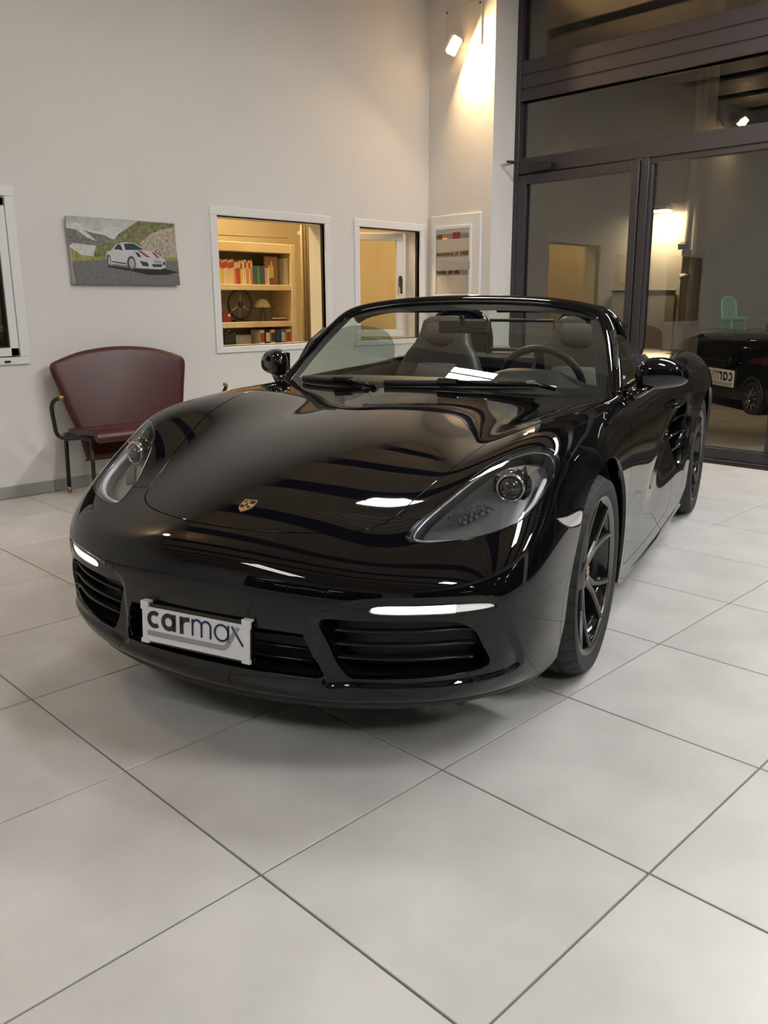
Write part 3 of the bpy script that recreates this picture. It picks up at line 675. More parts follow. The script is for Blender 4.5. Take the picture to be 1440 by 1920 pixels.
# side intakes
for sg in (1, -1):
    gi = sin_.side(sg); e = gi.edge(); n0 = len(gi.V); Vb = np.r_[gi.V-gi.N*.002, gi.V-np.array([-.05, .11*sg, 0])]
    used, inv = np.unique(np.concatenate([gi.T+n0, np.c_[e[:, 0], e[:, 0]+n0, e[:, 1]+n0], np.c_[e[:, 0], e[:, 1]+n0, e[:, 1]]]), return_inverse=True)
    so_ = mesh_obj('side_intake', Vb[used], inv.reshape(-1, 3), M_gloss, car, True)
    for zz in (.47, .55, .63):
        MB().tube([(-1.70+.1*(.55-zz), .80*sg, zz), (-1.83, .815*sg, zz+.01), (-1.96, .85*sg, zz+.02)], .007, 6, sec=(.7, 2)).build('slat', M_gloss, so_, True)
    # door handle
    hp = spline([(-1.33, .868*sg, .752), (-1.38, .885*sg, .757), (-1.47, .889*sg, .760), (-1.53, .884*sg, .760), (-1.57, .872*sg, .757)], 5)
    MB().tube(hp, .013, 10, sec=(.9, .55)).build('door_handle', paint, car, True)
    # sill strip, arch liners
    MB().tube([(-.47, .815*sg, .182), (-1.2, .838*sg, .150), (-1.95, .845*sg, .155)], .022, 8, sec=(.9, .8)).build('sill', M_gloss, car, True)
    for cx, cz, r in ((0, .337, .405), (-2.475, .345, .41)):
        V = []; F = []; n = 30
        for k in range(n+1):
            t = math.radians(-16+212*k/n)
            for yy in (.42, .800 if cx == 0 else .84): V.append((cx+r*math.cos(t), yy*sg, cz+r*math.sin(t)))
        for k in range(n): F.append([2*k, 2*k+1, 2*k+3, 2*k+2])
        o = len(V); V += [(cx+r*math.cos(math.radians(-16+212*k/n)), .42*sg, cz+r*math.sin(math.radians(-16+212*k/n))) for k in range(n+1)]; F.append(list(range(o, o+n+1)))
        mesh_obj('wheel_arch_liner', V, F, M_black, car, True)
MB().box((-1.22, 0, .165), (3.9, 1.30, .03), .01).build('underbody', M_black, car)
MB().box((-1.235, 0, .165), (1.55, 1.62, .028), .01).build('floor_pan', M_black, car)
# crest on the hood
def on_hood(x, y):
    S_ = hood.V; j = np.argmin((S_[:, 0]-x)**2+(S_[:, 1]-y)**2); return S_[j]-np.array([0, 0, 0])+np.array([x-S_[j][0], y-S_[j][1], -(hood.N[j][0]*(x-S_[j][0])+hood.N[j][1]*(y-S_[j][1]))/hood.N[j][2]]), hood.N[j]
cp0, cn0 = on_hood(.779, 0)
cey = Vector(unit(np.array([-cn0[2], 0, cn0[0]]))); cex = Vector((0, 1, 0)); cn = Vector(cn0)    # +ey up the hood; +ex to the car's left
shield = [(-.021, .027), (-.012, .0295), (0, .028), (.012, .0295), (.021, .027), (.0222, .010), (.021, -.006), (.016, -.018), (.008, -.026), (0, -.031), (-.008, -.026), (-.016, -.018), (-.021, -.006), (-.0222, .010)]
M_gold = mat('crest_gold', (.80, .63, .34), .35, metal=1); M_cred = mat('crest_red', (.22, .01, .015), .2); M_cblk = mat('crest_black', (.01, .01, .01), .2)
def crest(name, par, org, ex, ey, n, sc=1.0):
    mb = MB(); k = sc
    mb.prism([(a*k, b*k) for a, b in shield], Vector(org)+n*.002*k, ex, ey, .003*k); o = mb.build(name, M_gold, par)
    for mt, polys, h in ((M_cred, [[(-.0195, .001), (-.0195+.0, -.004), (-.003, -.004), (-.003, .001)], [(-.0185, -.008), (-.0165, -.0125), (-.003, -.0125), (-.003, -.008)], [(.003, .022), (.0195, .022), (.0198, .017), (.003, .017)], [(.003, .013), (.0202, .013), (.0202, .008), (.003, .008)]], .0024),
                         (M_cblk, [[(-.0195, -.004), (-.0188, -.008), (-.003, -.008), (-.003, -.004)], [(.003, .017), (.0198, .017), (.02, .013), (.003, .013)], [(-.017, .024), (.017, .024), (.017, .0225), (-.017, .0225)], [(-.018, .018), (-.006, .018), (-.007, .014), (-.017, .013)], [(.005, -.003), (.016, -.004), (.013, -.012), (.007, -.010)]], .0024),
                         (M_gold, [[(-.0075, .010), (.0075, .010), (.0075, -.002), (0, -.009), (-.0075, -.002)]], .0028),
                         (M_cblk, [[(-.001, .0085), (.003, .008), (.0035, .004), (.002, .001), (.0045, -.003), (.001, -.003), (-.0005, -.006), (-.003, -.002), (-.002, .002), (-.004, .004)]], .0031)):
        mm = MB()
        for p in polys: mm.prism([(a*k, b*k) for a, b in p], Vector(org)+n*h*k, ex, ey, .0006*k)
        mm.build('crest_field', mt, o)
    return o
crest('hood_crest', car, cp0, cex, cey, cn)
# licence plate with the dealer's word mark
tilt = math.radians(4); pey = Vector((-math.sin(tilt), 0, math.cos(tilt))); pex = Vector((0, 1, 0)); pn = pex.cross(pey)
pc = Vector((1.000, -.034, .3455)); M_plate = mat('plate_white', (.80, .80, .79), .3)
mb = MB(); W2, H2 = .182, .0495
mb.prism([(-W2, -H2), (W2, -H2), (W2, H2), (-W2, H2)], pc, pex, pey, .004); pl = mb.build('license_plate', M_plate, car)
mb = MB(); mb.prism([(-W2-.004, -H2-.007), (W2+.004, -H2-.007), (W2+.004, H2+.010), (-W2-.004, H2+.010)], pc-pn*.005, pex, pey, .012); mb.build('plate_holder', M_gloss, pl)
for a, b in ((-1, 1), (1, 1), (-1, -1), (1, -1)):
    mb = MB(); q = pc+pex*(a*(W2-.010))+pey*(b*(H2+(.004 if b > 0 else 0))); hh = .012 if b > 0 else .006
    mb.prism([(-.013, -hh), (.013, -hh), (.013, hh), (-.013, hh)], q+pn*.003, pex, pey, .022); mb.build('plate_clip', M_white, pl)
for prt, mt in (('bold', mat('logo_black', (.02, .02, .02), .5)), ('thin', mat('logo_navy', (.015, .025, .10), .5)), ('swoosh', mat('logo_grey', (.33, .33, .34), .5))):
    V, F = logo(pc-pex*.166-pey*.009+pn*.0004, pex, pey, .0505, prt); mesh_obj('plate_lettering', V, F, mt, pl)
# ---- windscreen, frame, wipers
BF = spline([(-.60, .745, .868), (-.74, .705, .988), (-.87, .652, 1.10), (-.945, .575, 1.176), (-.985, .40, 1.211), (-1.0, .2, 1.225), (-1.005, 0, 1.229)], 8)
loop = np.r_[BF, (BF*[1, -1, 1])[::-1][1:]]
MB().tube(loop, .030, 12, sec=(.62, 1.0)).build('windscreen_frame', paint, car, True)
hdr = [(x-.045, y*.93, z-.014) for x, y, z in loop if z > 1.15]
MB().tube(hdr, .042, 10, sec=(.45, 1)).build('header_rail', M_black, car, True)
V = []; F = []; ns, nt2 = 40, 16
for j in range(nt2+1):
    t = j/nt2
    for i in range(ns+1):
        s = -1+2*i/ns; a = abs(s)
        b0 = np.array([-.445-.15*a**2.2, .735*s, .872-.004*a]); h0 = np.array([-.985+.045*a**3, .592*s, 1.216-.045*a**3])
        V.append(b0+(h0-b0)*t+np.array([.35, 0, .7])*.036*t*(1-t)*2)
for j in range(nt2):
    for i in range(ns): k = j*(ns+1)+i; F.append([k, k+1, k+ns+2, k+ns+1])
ws = mesh_obj('windscreen', V, F, G_car, car, True)
def ws_pt(s, t, off=.0):
    a = abs(s); b0 = np.array([-.445-.15*a**2.2, .735*s, .872-.004*a]); h0 = np.array([-.985+.045*a**3, .592*s, 1.216-.045*a**3])
    return b0+(h0-b0)*t+np.array([.35, 0, .7])*.036*t*(1-t)*2+np.array([.55, 0, .83])*off
# black ceramic border of the glass
V = []; F = []; ed = [(s, .0) for s in np.linspace(-1, 1, 30)]+[(1, t) for t in np.linspace(.05, 1, 14)]+[(s, 1) for s in np.linspace(1, -1, 30)[1:]]+[(-1, t) for t in np.linspace(1, .05, 14)[1:]]
for s, t in ed:
    V.append(ws_pt(s, t, -.003)); V.append(ws_pt(s*.93, min(max(t, .07), .90), -.003))
n = len(ed)
for i in range(n): j = (i+1) % n; F.append([2*i, 2*j, 2*j+1, 2*i+1])
mesh_obj('glass_border', V, F, M_black, ws, True)
for p in ([(-.42, .10, .893), (-.455, .30, .890), (-.50, .47, .886)],):
    pass
for pth, s0, s1, nm in ((None, -.24, .62, 0), (None, -.86, -.40, 1)):
    pts_ = [ws_pt(s, .035+.05*abs(s-s0)*(1-nm), .012) for s in np.linspace(s0, s1, 12)]
    wp_ = MB().tube(pts_, .0085, 8, sec=(1.5, .7)).build('wiper', M_black, car, True)
    mid = pts_[5 if nm == 0 else 8]
    mb = MB(); mb.box(Vector(mid)+Vector((.006, 0, .008)), (.03, .09, .022), .008); mb.build('wiper_joint', M_gloss, wp_)
    MB().tube([Vector(mid)+Vector((.004, 0, .006)), Vector(pts_[-1])+Vector((.03, .02, -.002)), Vector(pts_[-1])+Vector((.06, .10, -.012))], .007, 6, sec=(1.3, .7)).build('wiper_arm', M_gloss, wp_, True)
# cowl grille between hood and glass
mesh_obj('cowl', [(-.38-.09*abs(s)**2, .70*s, .862-.0*s) for s in np.linspace(-1, 1, 21)]+[(-.56-.06*abs(s)**2, .72*s, .868) for s in np.linspace(-1, 1, 21)], [[i, i+1, 22+i, 21+i] for i in range(20)], M_black, car)
# ---- mirrors
def mirror(sg):
    V = []; F = []; nu_, nv_ = 28, 18
    for i in range(nv_+1):
        ph = PI*i/nv_-PI/2
        for j in range(nu_):
            th = 2*PI*j/nu_; e1, e2 = .75, .8
            cx_ = math.copysign(abs(math.cos(ph))**e1, 1)*math.copysign(abs(math.cos(th))**e2, math.cos(th)); cz_ = math.copysign(abs(math.cos(ph))**e1, 1)*math.copysign(abs(math.sin(th))**e2, math.sin(th)); yy = math.copysign(abs(math.sin(ph))**.85, math.sin(ph))
            tp = 1-.20*yy; x = cx_*.068*tp
            if x < -.022: x = -.022+(x+.022)*.25
            V.append((-.735+x-.045*yy, sg*(.895+yy*.094), .948+cz_*.060*tp+.004*yy-.012*(yy+.2)**2))
    for i in range(nv_):
        for j in range(nu_):
            k = (j+1) % nu_; f = [i*nu_+j, i*nu_+k, (i+1)*nu_+k, (i+1)*nu_+j]; F.append(f if sg < 0 else f[::-1])
    o = mesh_obj('door_mirror', V, F, paint, car, True)
    MB().tube([(-.64, .775*sg, .858), (-.665, .815*sg, .878), (-.70, .85*sg, .905)], [.034, .028, .03], 10, sec=(.8, 1.3)).build('mirror_stalk', M_gloss, o, True)
    mb = MB(); P = [(-.758-.002, sg*.83, .99), (-.775, sg*.90, .992), (-.80, sg*.965, .965), (-.80, sg*.965, .93), (-.775, sg*.90, .90), (-.758, sg*.83, .905)]
    mesh_obj('mirror_glass', [(x-.012, y, z) for x, y, z in P], [[0, 1, 2, 3, 4, 5]], M_chrome, o)
    line = []
    for th in np.linspace(-.1, .1, 2): pass
    MB().tube([(-.662, .815*sg, .925), (-.672, .86*sg, .922), (-.70, .92*sg, .921), (-.745, .965*sg, .925)], .0022, 6).build('mirror_seam', M_dark, o, True)
for sg in (1, -1): mirror(sg)
# ---- side windows (left lowered more than right)
for sg, P in ((1, [(-.68, .86), (-.69, 1.03), (-.72, 1.078), (-.80, 1.088), (-.95, 1.06), (-1.3, .97), (-1.5, .90), (-1.52, .86)]), (-1, [(-.70, .86), (-.85, 1.02), (-1.0, 1.085), (-1.2, 1.108), (-1.45, 1.09), (-1.60, 1.055), (-1.70, .99), (-1.725, .92), (-1.715, .86)])):
    Q = spline(P, 5); yy = lambda z: sg*(.745-.16*(z-.86)); V = [(x, yy(z), z) for x, z in Q]+[(x, yy(z)-sg*.004, z) for x, z in Q]; n = len(Q)
    mesh_obj('side_window', V, [list(range(n)), list(range(n, 2*n))[::-1]]+[[i, n+i, n+i+1, i+1] for i in range(n-1)], G_car, car)
    bs = [(x, sg*.742, .872+.02*max(0, (-x-1.2))) for x in np.linspace(-.64, -1.78, 14)]
    MB().tube(bs, .013, 8, sec=(.8, 1)).build('belt_trim', M_black, car, True)
    # quarter-light post at the front of the door
    MB().tube([(-.665, sg*.735, .87), (-.70, sg*.722, .97), (-.76, sg*.705, 1.045), (-.84, sg*.672, 1.10)], .011, 8).build('window_seal', M_black, car, True)
# ---- interior
M_lea = mat('dark_leather', (.030, .029, .028), .45, bump=.25, bscale=350)
M_alc = mat('seat_suede', (.075, .068, .060), .85, bump=.15, bscale=500)
M_int = mat('interior_plastic', (.022, .022, .022), .5, bump=.12, bscale=300)
mb = MB(); mb.box((-1.25, 0, .22), (1.5, 1.4, .04), .01); mb.box((-1.93, 0, .55), (.05, 1.4, .68), .01); mb.build('cabin_floor', M_int, car)
# dashboard: lofted section across the car
sec = [(-.50, .862), (-.60, .895), (-.70, .905), (-.80, .893), (-.845, .865), (-.83, .80), (-.80, .72), (-.86, .62), (-.82, .48), (-.55, .45)]
V = []; F = []; ny = 24; L = len(sec)
for i in range(ny+1):
    y = -.70+1.4*i/ny; hump = math.exp(-((y-.37)/.17)**4)
    for k, (x, z) in enumerate(sec): V.append((x-.02*hump*(k in (3, 4)), y, z+.05*hump*(k in (1, 2, 3))+.03*hump*(k == 4)-.015*(abs(y)/.7)**4))
for i in range(ny):
    for k in range(L-1): F.append([i*L+k, i*L+k+1, (i+1)*L+k+1, (i+1)*L+k])
mesh_obj('dashboard', V, F, M_lea, car, True)
mb = MB(); mb.box((-1.10, 0, .50), (.75, .22, .36), .04); mb.box((-.84, 0, .68), (.16, .24, .30), .03); mb.build('centre_console', M_int, car)
# steering wheel
sc_ = Vector((-.905, .37, .868)); ax_ = Vector((-.90, 0, .44)).normalized(); e1 = Vector((0, 1, 0)); e2 = ax_.cross(e1)
rim_ = [sc_+(e1*math.cos(t)+e2*math.sin(t))*.178 for t in np.linspace(0, 2*PI, 40, endpoint=False)]
sw = MB().tube(rim_, .0165, 10, closed=True).build('steering_wheel', M_lea, car, True)
for t in (0, PI, -PI/2):
    MB().tube([sc_+(e1*math.cos(t)+e2*math.sin(t))*.05, sc_+(e1*math.cos(t)+e2*math.sin(t))*.165], .017, 8, sec=(.5, 1.2)).build('spoke', M_int, sw, True)
mb = MB(); mb.lathe([(0, .03), (.04, .028), (.06, .015), (.065, -.01), (.05, -.03), (0, -.032)], 24)
R = Vector((0, 0, 1)).rotation_difference(ax_).to_matrix(); mesh_obj('airbag_cover', [R @ Vector(v)+sc_ for v in mb.V], mb.F, M_int, sw, True)
MB().tube([sc_, Vector((-.70, .37, .80))], .04, 10).build('column', M_int, sw, True)
# seats
def seat(sg):
    root = None; yc = .365*sg
    def loft(name, rows, mt, par):
        V = []; F = []; n = 20
        for (cx_, cz_, nx, nz, hw, th, pw) in rows:      # centre, face normal, half width, half thickness, squareness
            for k in range(n):
                t = 2*PI*k/n; c_, s_ = math.cos(t), math.sin(t)
                a_ = math.copysign(abs(c_)**pw, c_)*hw; b_ = math.copysign(abs(s_)**pw, s_)*th
                b_ += .030*(abs(a_)/hw)**2*(s_ > 0)*(hw > .15)
                V.append((cx_+nx*b_, yc+a_, cz_+nz*b_))
        for i in range(len(rows)-1):
            for k in range(n): F.append([i*n+k, i*n+(k+1) % n, (i+1)*n+(k+1) % n, (i+1)*n+k])
        F += [list(range(n))[::-1], [(len(rows)-1)*n+k for k in range(n)]]
        return mesh_obj(name, V, F, mt, par, True)
    back = loft('seat', [(-1.42, .42, 1, .25, .22, .07, .6), (-1.45, .55, 1, .25, .245, .075, .6), (-1.49, .70, 1, .25, .255, .075, .6), (-1.535, .84, 1, .25, .245, .07, .6), (-1.565, .94, 1, .25, .20, .06, .65), (-1.58, 1.0, 1, .2, .155, .055, .65), (-1.592, 1.06, 1, .2, .14, .052, .6), (-1.60, 1.12, 1, .2, .125, .045, .6), (-1.605, 1.145, 1, .2, .09, .03, .7)], M_lea, car)
    loft('seat_back_panel', [(-1.395, .50, 1, .25, .13, .055, .6), (-1.425, .65, 1, .25, .145, .055, .6), (-1.465, .80, 1, .25, .14, .052, .6), (-1.50, .90, 1, .25, .11, .045, .6)], M_alc, back)
    loft('head_panel', [(-1.548, .985, 1, .2, .10, .032, .6), (-1.556, 1.05, 1, .2, .105, .034, .6), (-1.566, 1.11, 1, .2, .085, .028, .6)], M_alc, back)
    V = MB(); V.box((-1.18, yc, .38), (.52, .46, .16), .05); V.box((-1.18, yc-.2, .43), (.46, .08, .13), .03); V.box((-1.18, yc+.2, .43), (.46, .08, .13), .03); V.build('seat_cushion', M_lea, back)
for sg in (1, -1): seat(sg)
# roll-over hoops and wind deflector
for sg in (1, -1):
    hp = spline([(-1.80, .19*sg, .90), (-1.79, .19*sg, 1.06), (-1.775, .24*sg, 1.15), (-1.77, .355*sg, 1.185), (-1.775, .47*sg, 1.15), (-1.79, .53*sg, 1.05), (-1.80, .55*sg, .90)], 6)
    ho = MB().tube(hp, .022, 10).build('roll_hoop', M_gloss, car, True)
    V = [(x+.005, y, z) for x, y, z in hp]; mesh_obj('hoop_mesh', V, [list(range(len(V)))], M_black, ho)
wd = MB(); wd.tube([(-1.78, .175, .97), (-1.775, .175, 1.125), (-1.775, -.175, 1.125), (-1.78, -.175, .97)], .010, 8, closed=True); wdo = wd.build('wind_deflector', M_black, car, True)
mesh_obj('deflector_pane', [(-1.78, .17, .97), (-1.775, .17, 1.12), (-1.775, -.17, 1.12), (-1.78, -.17, .97)], [[0, 1, 2, 3]], G_car, wdo)
mb = MB(); mb.box((-1.86, 0, .90), (.20, 1.30, .10), .03); mb.build('rear_shelf', M_lea, car)
for sg in (1, -1):
    V = [(-.62, .70*sg, .86), (-1.2, .715*sg, .875), (-1.85, .70*sg, .90), (-.62, .715*sg, .62), (-1.2, .66*sg, .60), (-1.85, .70*sg, .60), (-.62, .72*sg, .24), (-1.2, .70*sg, .24), (-1.85, .70*sg, .24)]
    mesh_obj('door_panel', V, [[0, 1, 4, 3], [1, 2, 5, 4], [3, 4, 7, 6], [4, 5, 8, 7]], M_lea, car)
    MB().box((-1.15, .665*sg, .66), (.55, .07, .07), .025).build('armrest', M_lea, car)
    MB().box((-1.0, .33*sg, 1.186), (.05, .40, .012), .005, Matrix.Rotation(math.radians(18), 3, 'Y')).build('sun_visor', M_int, car)
mb = MB(); mb.box((-.915, 0, 1.115), (.035, .235, .062), .018); rv = mb.build('rear_view_mirror', M_black, car)
MB().box((-.935, 0, 1.115), (.004, .215, .050), .002).build('mirror_face', M_chrome, rv)
MB().tube([(-.905, 0, 1.12), (-.885, 0, 1.16)], .012, 8).build('mirror_mount', M_black, rv, True)
# ---- wheels
M_spoke = mat('satin_grey_alloy', (.16, .155, .15), .32, metal=.9)
M_spk = mat('spoke_black_satin', (.075, .073, .07), .24, metal=.85)
M_rimblk = mat('rim_black', (.006, .006, .006), .12, coat=.5)
M_cal = mat('blue_caliper', (.006, .20, .62), .25, coat=.5)
M_disc = mat('brake_disc', (.22, .21, .20), .35, metal=1)
def wheel_meshes(Rt, Rr, W):
    """local frame: axle on y, +y outwards, centre at origin"""
    out = {}
    hw = W/2; n = 216; prof = [(Rr-.004, hw-.012), (Rr+.010, hw-.002), (Rr+.030, hw+.006), (Rr+(Rt-Rr)*.72, hw+.003), (Rt-.014, hw-.010), (Rt-.005, hw-.024), (Rt, hw-.042)]
    gr = [hw*.48, hw*.12, -hw*.12, -hw*.48]
    for g in gr: prof += [(Rt, g+.005), (Rt-.007, g+.004), (Rt-.007, g-.004), (Rt, g-.005)]
    prof += [(Rt, -hw+.04), (Rt-.006, -hw+.02), (Rt-.03, -hw), (Rr+.02, -hw), (Rr-.004, -hw+.012)]
    V = []; F = []; L = len(prof)
    for k in range(n):
        a = 2*PI*k/n
        for j, (r, h) in enumerate(prof):
            rr = r-(.005 if (k % 6 == 0 and (4 <= j <= 6 or L-5 <= j <= L-4)) else 0)
            V.append((rr*math.cos(a), h, rr*math.sin(a)))
    for k in range(n):
        for j in range(L-1): F.append([k*L+j, k*L+j+1, ((k+1) % n)*L+j+1, ((k+1) % n)*L+j])
    out['tyre'] = (V, F, True)
    mb = MB(); mb.lathe([(Rr-.002, hw-.004), (Rr-.004, hw-.010), (Rr-.018, hw-.016), (Rr-.030, hw-.045), (Rr-.040, hw-.09), (Rr-.038, -hw+.02), (Rr, -hw+.01)], 72, axis='y'); out['barrel'] = (mb.V, mb.F, True)
    mb = MB(); mb.lathe([(Rr-.020, hw-.014), (Rr-.014, hw-.006), (Rr-.003, hw-.002), (Rr+.002, hw-.006), (Rr, hw-.014)], 72, axis='y'); out['rim_lip'] = (mb.V, mb.F, True)
    # one twin-spoke leg: from hub to rim, mirrored pair
    def leg(sgn):
        mb = MB(); st = []
        for t in np.linspace(0, 1, 9):
            r = .052+(Rr-.018-.052)*t; ang = math.radians(90)+sgn*math.radians(4.5+11.5*t**1.4-0.0)*(1 if t > .0 else 1)*1.0
            if t < .35: ang = math.radians(90)+sgn*math.radians(9-3*t/.35)
            else: ang = math.radians(90)+sgn*math.radians(6+10*((t-.35)/.65))
            hgt = hw-.030+.022*t**2-.012*(1-t)**2; wdt = .0125-.002*t; st.append((r, ang, hgt, wdt))
        V = []; F = []
        for r, ang, hgt, wdt in st:
            c0_ = np.array([r*math.cos(ang), 0, r*math.sin(ang)]); tg = np.array([-math.sin(ang), 0, math.cos(ang)])
            for u_, d_ in ((-1, .05), (-1, .006), (-.55, 0), (.55, 0), (1, .006), (1, .05)): V.append(c0_+tg*wdt*u_+np.array([0, hgt-d_, 0]))
        for i in range(len(st)-1):
            for k in range(5): F.append([i*6+k, i*6+k+1, (i+1)*6+k+1, (i+1)*6+k])
        return V, F, False
    out['legA'] = leg(1); out['legB'] = leg(-1)
    mb = MB(); mb.lathe([(0, hw-.036), (.040, hw-.037), (.060, hw-.045), (.075, hw-.065), (.070, hw-.10), (0, hw-.10)], 40, axis='y'); out['hub'] = (mb.V, mb.F, True)
    mb = MB(); mb.lathe([(.09, .022), (.165, .022), (.165, -.010), (.09, -.010), (.09, .022)], 48, axis='y'); out['disc'] = (mb.V, mb.F, False)
    return out
def place_wheel(Ms, x, y, z, sg, lead):
    me = {}
    root = bpy.data.objects.new('wheel', Ms['hub']); link(root, car); root.location = (x, y, z)
    if sg < 0: root.rotation_euler = (0, 0, PI)
    for nm, key in (('tyre', 'tyre'), ('barrel', 'barrel'), ('rim_lip', 'rim_lip'), ('brake_disc', 'disc')): link(bpy.data.objects.new(nm, Ms[key]), root)
    for k in range(5):
        for key in ('legA', 'legB'):
            o = link(bpy.data.objects.new('spoke', Ms[key]), root); o.rotation_euler = (0, 2*PI*k/5+.30, 0)
    # caliper ahead of the axle
    mb = MB(); fwd = 1*lead*sg
    for k in range(7):
        t = math.radians(158 if fwd < 0 else 22)+math.radians(-36+12*k); c_ = Vector((.155*math.cos(t), .030, .155*math.sin(t)))
        mb.box(c_, (.07, .075, .036), .008, Matrix.Rotation(-t, 3, 'Y'))
    mb.build('brake_caliper', M_cal, root)
    ex_ = Vector((-1, 0, 0)); ey_ = Vector((0, 0, 1)); hwd = Ms['hw']
    crest('wheel_cap', root, (0, hwd-.0345, 0), ex_, ey_, Vector((0, 1, 0)), .85)
for (x, tr, Rt, Rr, W) in ((0, .724, .336, .268, .232), (-2.475, .745, .345, .268, .262)):
    raw = wheel_meshes(Rt, Rr, W); Ms = {'hw': W/2}
    for k, (V, F, sm) in raw.items():
        me = bpy.data.meshes.new(k); me.from_pydata([tuple(v) for v in V], [], F); me.materials.append({'tyre': M_rubber, 'barrel': M_rimblk, 'rim_lip': M_spoke, 'legA': M_spk, 'legB': M_spk, 'hub': M_spk, 'disc': M_disc}[k])
        if sm: me.polygons.foreach_set('use_smooth', [True]*len(me.polygons)); me.set_sharp_from_angle(angle=math.radians(45))
        me.update(); Ms[k] = me
    for sg in (1, -1): place_wheel(Ms, x, tr*sg, Rt, sg, 1 if x == 0 else -1)
# ================================================================== LIGHTS OF THE ROOM
M_ledp = mat('led_panel', (.9, .9, .9), .4, em=(1.0, .985, .96), ems=LED_POWER)
M_ledw = mat('led_panel_wide', (.9, .9, .9), .4, em=(1.0, .985, .96), ems=LED_POWER*.22)
def led(x, y, rz, label, L=1.25, W=.34):
    o = thing('ceiling_light', label, 'ceiling light', (x, y, HC-.16), rz, 'linear ceiling lights of the showroom')
    mb = MB(); mb.box((0, 0, .03), (L+.04, W, .05), .006); mb.build('housing', M_steel, o)
    for yy in (-W/4, W/4):
        mb = MB(); mb.box((0, yy, .0), (L, W*.38, .014), .004); mb.build('led_strip', M_ledw if W > .5 else M_ledp, o)
    for xx in (-L*.35, L*.35): MB().tube([(xx, 0, .05), (xx, 0, .44)], .004, 6).build('hanger', M_steel, o)
    return o
for x, y, rz, L_, lb in [(-.85, -3.3, -.79, 2.0, 'long linear ceiling light whose reflection lies on the nose of the car'), (-1.8, 1.97, 0, .62, 'linear ceiling light over the passenger side of the car, mirrored in the windscreen'), (2.3, 2.2, 0, 1.25, 'linear ceiling light right of the car, mirrored on its left front corner'), (3.9, -1.3, 0, 1.25, 'linear ceiling light to the right of the camera'), (.5, 4.35, 0, 2.2, 'linear ceiling light behind the car near the glazed front'), (4.6, 4.2, 0, 1.25, 'linear ceiling light at the far right of the glazed front')]:
    led(x, y, rz, lb, L_, .62 if L_ == 2.0 else .21 if L_ == .62 else .34)
M_halo = mat('halogen_face', (1, .8, .5), .3, em=(1, .62, .28), ems=60)
def flood(name, label, loc, aim, power, bx=True):
    o = thing(name, label, 'floodlight', loc)
    d = (Vector(aim)-Vector(loc)).normalized(); R = Vector((0, 0, -1)).rotation_difference(d).to_matrix()
    mb = MB(); mb.box((0, 0, .035), (.15, .11, .06), .012, None); V = [R @ Vector(v) for v in mb.V]; mesh_obj('lamp_body', V, mb.F, M_white, o)
    mb = MB(); mb.box((0, 0, .001), (.13, .09, .006), .002); mesh_obj('lamp_face', [R @ Vector(v) for v in mb.V], mb.F, M_halo, o)
    MB().tube([R @ Vector((0, 0, .06)), R @ Vector((0, .0, .10)), Vector((0, .13, .06)) if bx else Vector((-.16, 0, .06))], .010, 6).build('bracket', M_steel, o)
    l = bpy.data.lights.new('halogen', 'AREA'); l.shape = 'RECTANGLE'; l.size = .13; l.size_y = .09; l.energy = power; l.color = (1, .66, .33)
    lo_ = bpy.data.objects.new('halogen_beam', l); link(lo_, o); lo_.location = d*.012; lo_.rotation_euler = d.to_track_quat('-Z', 'Y').to_euler()
    return o
flood('floodlight', 'small lit halogen floodlight high on the white pier', (-3.76, YP-.13, 3.31), (-3.76+.85*3, YP-.13-.25*3, 3.31-.47*3), WARM_POWER)
flood('floodlight', 'halogen floodlight high on the left wall outside the picture', (XL+.16, -.35, 3.6), (-1, 1, 0), WARM_POWER*.5, False)
for loc, p, wh in (((-5.0, 4.0, 2.52), OFFICE_POWER, 'right of the office shelf'), ((-5.0, 2.9, 2.52), OFFICE_POWER, 'left of the office shelf')):
    o = thing('office_light', 'warm round ceiling lamp inside the office, '+wh, 'ceiling light', loc, 0, 'warm office ceiling lamps')
    MB().lathe([(0, .08), (.12, .08), (.15, .04), (.15, .02)], 24).build('lamp_body', M_white, o)
    MB().lathe([(.148, .02), (.10, -.01), (0, -.02)], 24).build('lamp_shade', mat('warm_shade', (1, .9, .7), .5, em=(1, .74, .40), ems=p), o)
o = thing('added_back_room_light', 'added dim lamp brightening the dark room behind the far left window', 'ceiling light', (-5.2, .6, 2.52))  # unseen lamp, added to lift the back room out of black
MB().lathe([(0, .08), (.12, .08), (.15, .04), (.15, .02)], 24).build('lamp_body', M_white, o)
MB().lathe([(.148, .02), (.10, -.01), (0, -.02)], 24).build('lamp_shade', mat('dim_shade', (1, .9, .7), .5, em=(1, .80, .52), ems=9), o)
# ================================================================== FURNITURE AND WALL FITTINGS
# ---- burgundy bench by the left wall
M_burg = mat('burgundy_leather', (.060, .0085, .0085), .38, var=.06, vscale=8, bump=.12, bscale=260)
M_tube = mat('black_steel_tube', (.010, .010, .010), .35)
M_brass = mat('brass', (.45, .30, .12), .35, metal=1)
bench = thing('bench', 'burgundy leather bench with arched back and black tubular steel arms', 'bench', (-3.86, 1.90, 0))
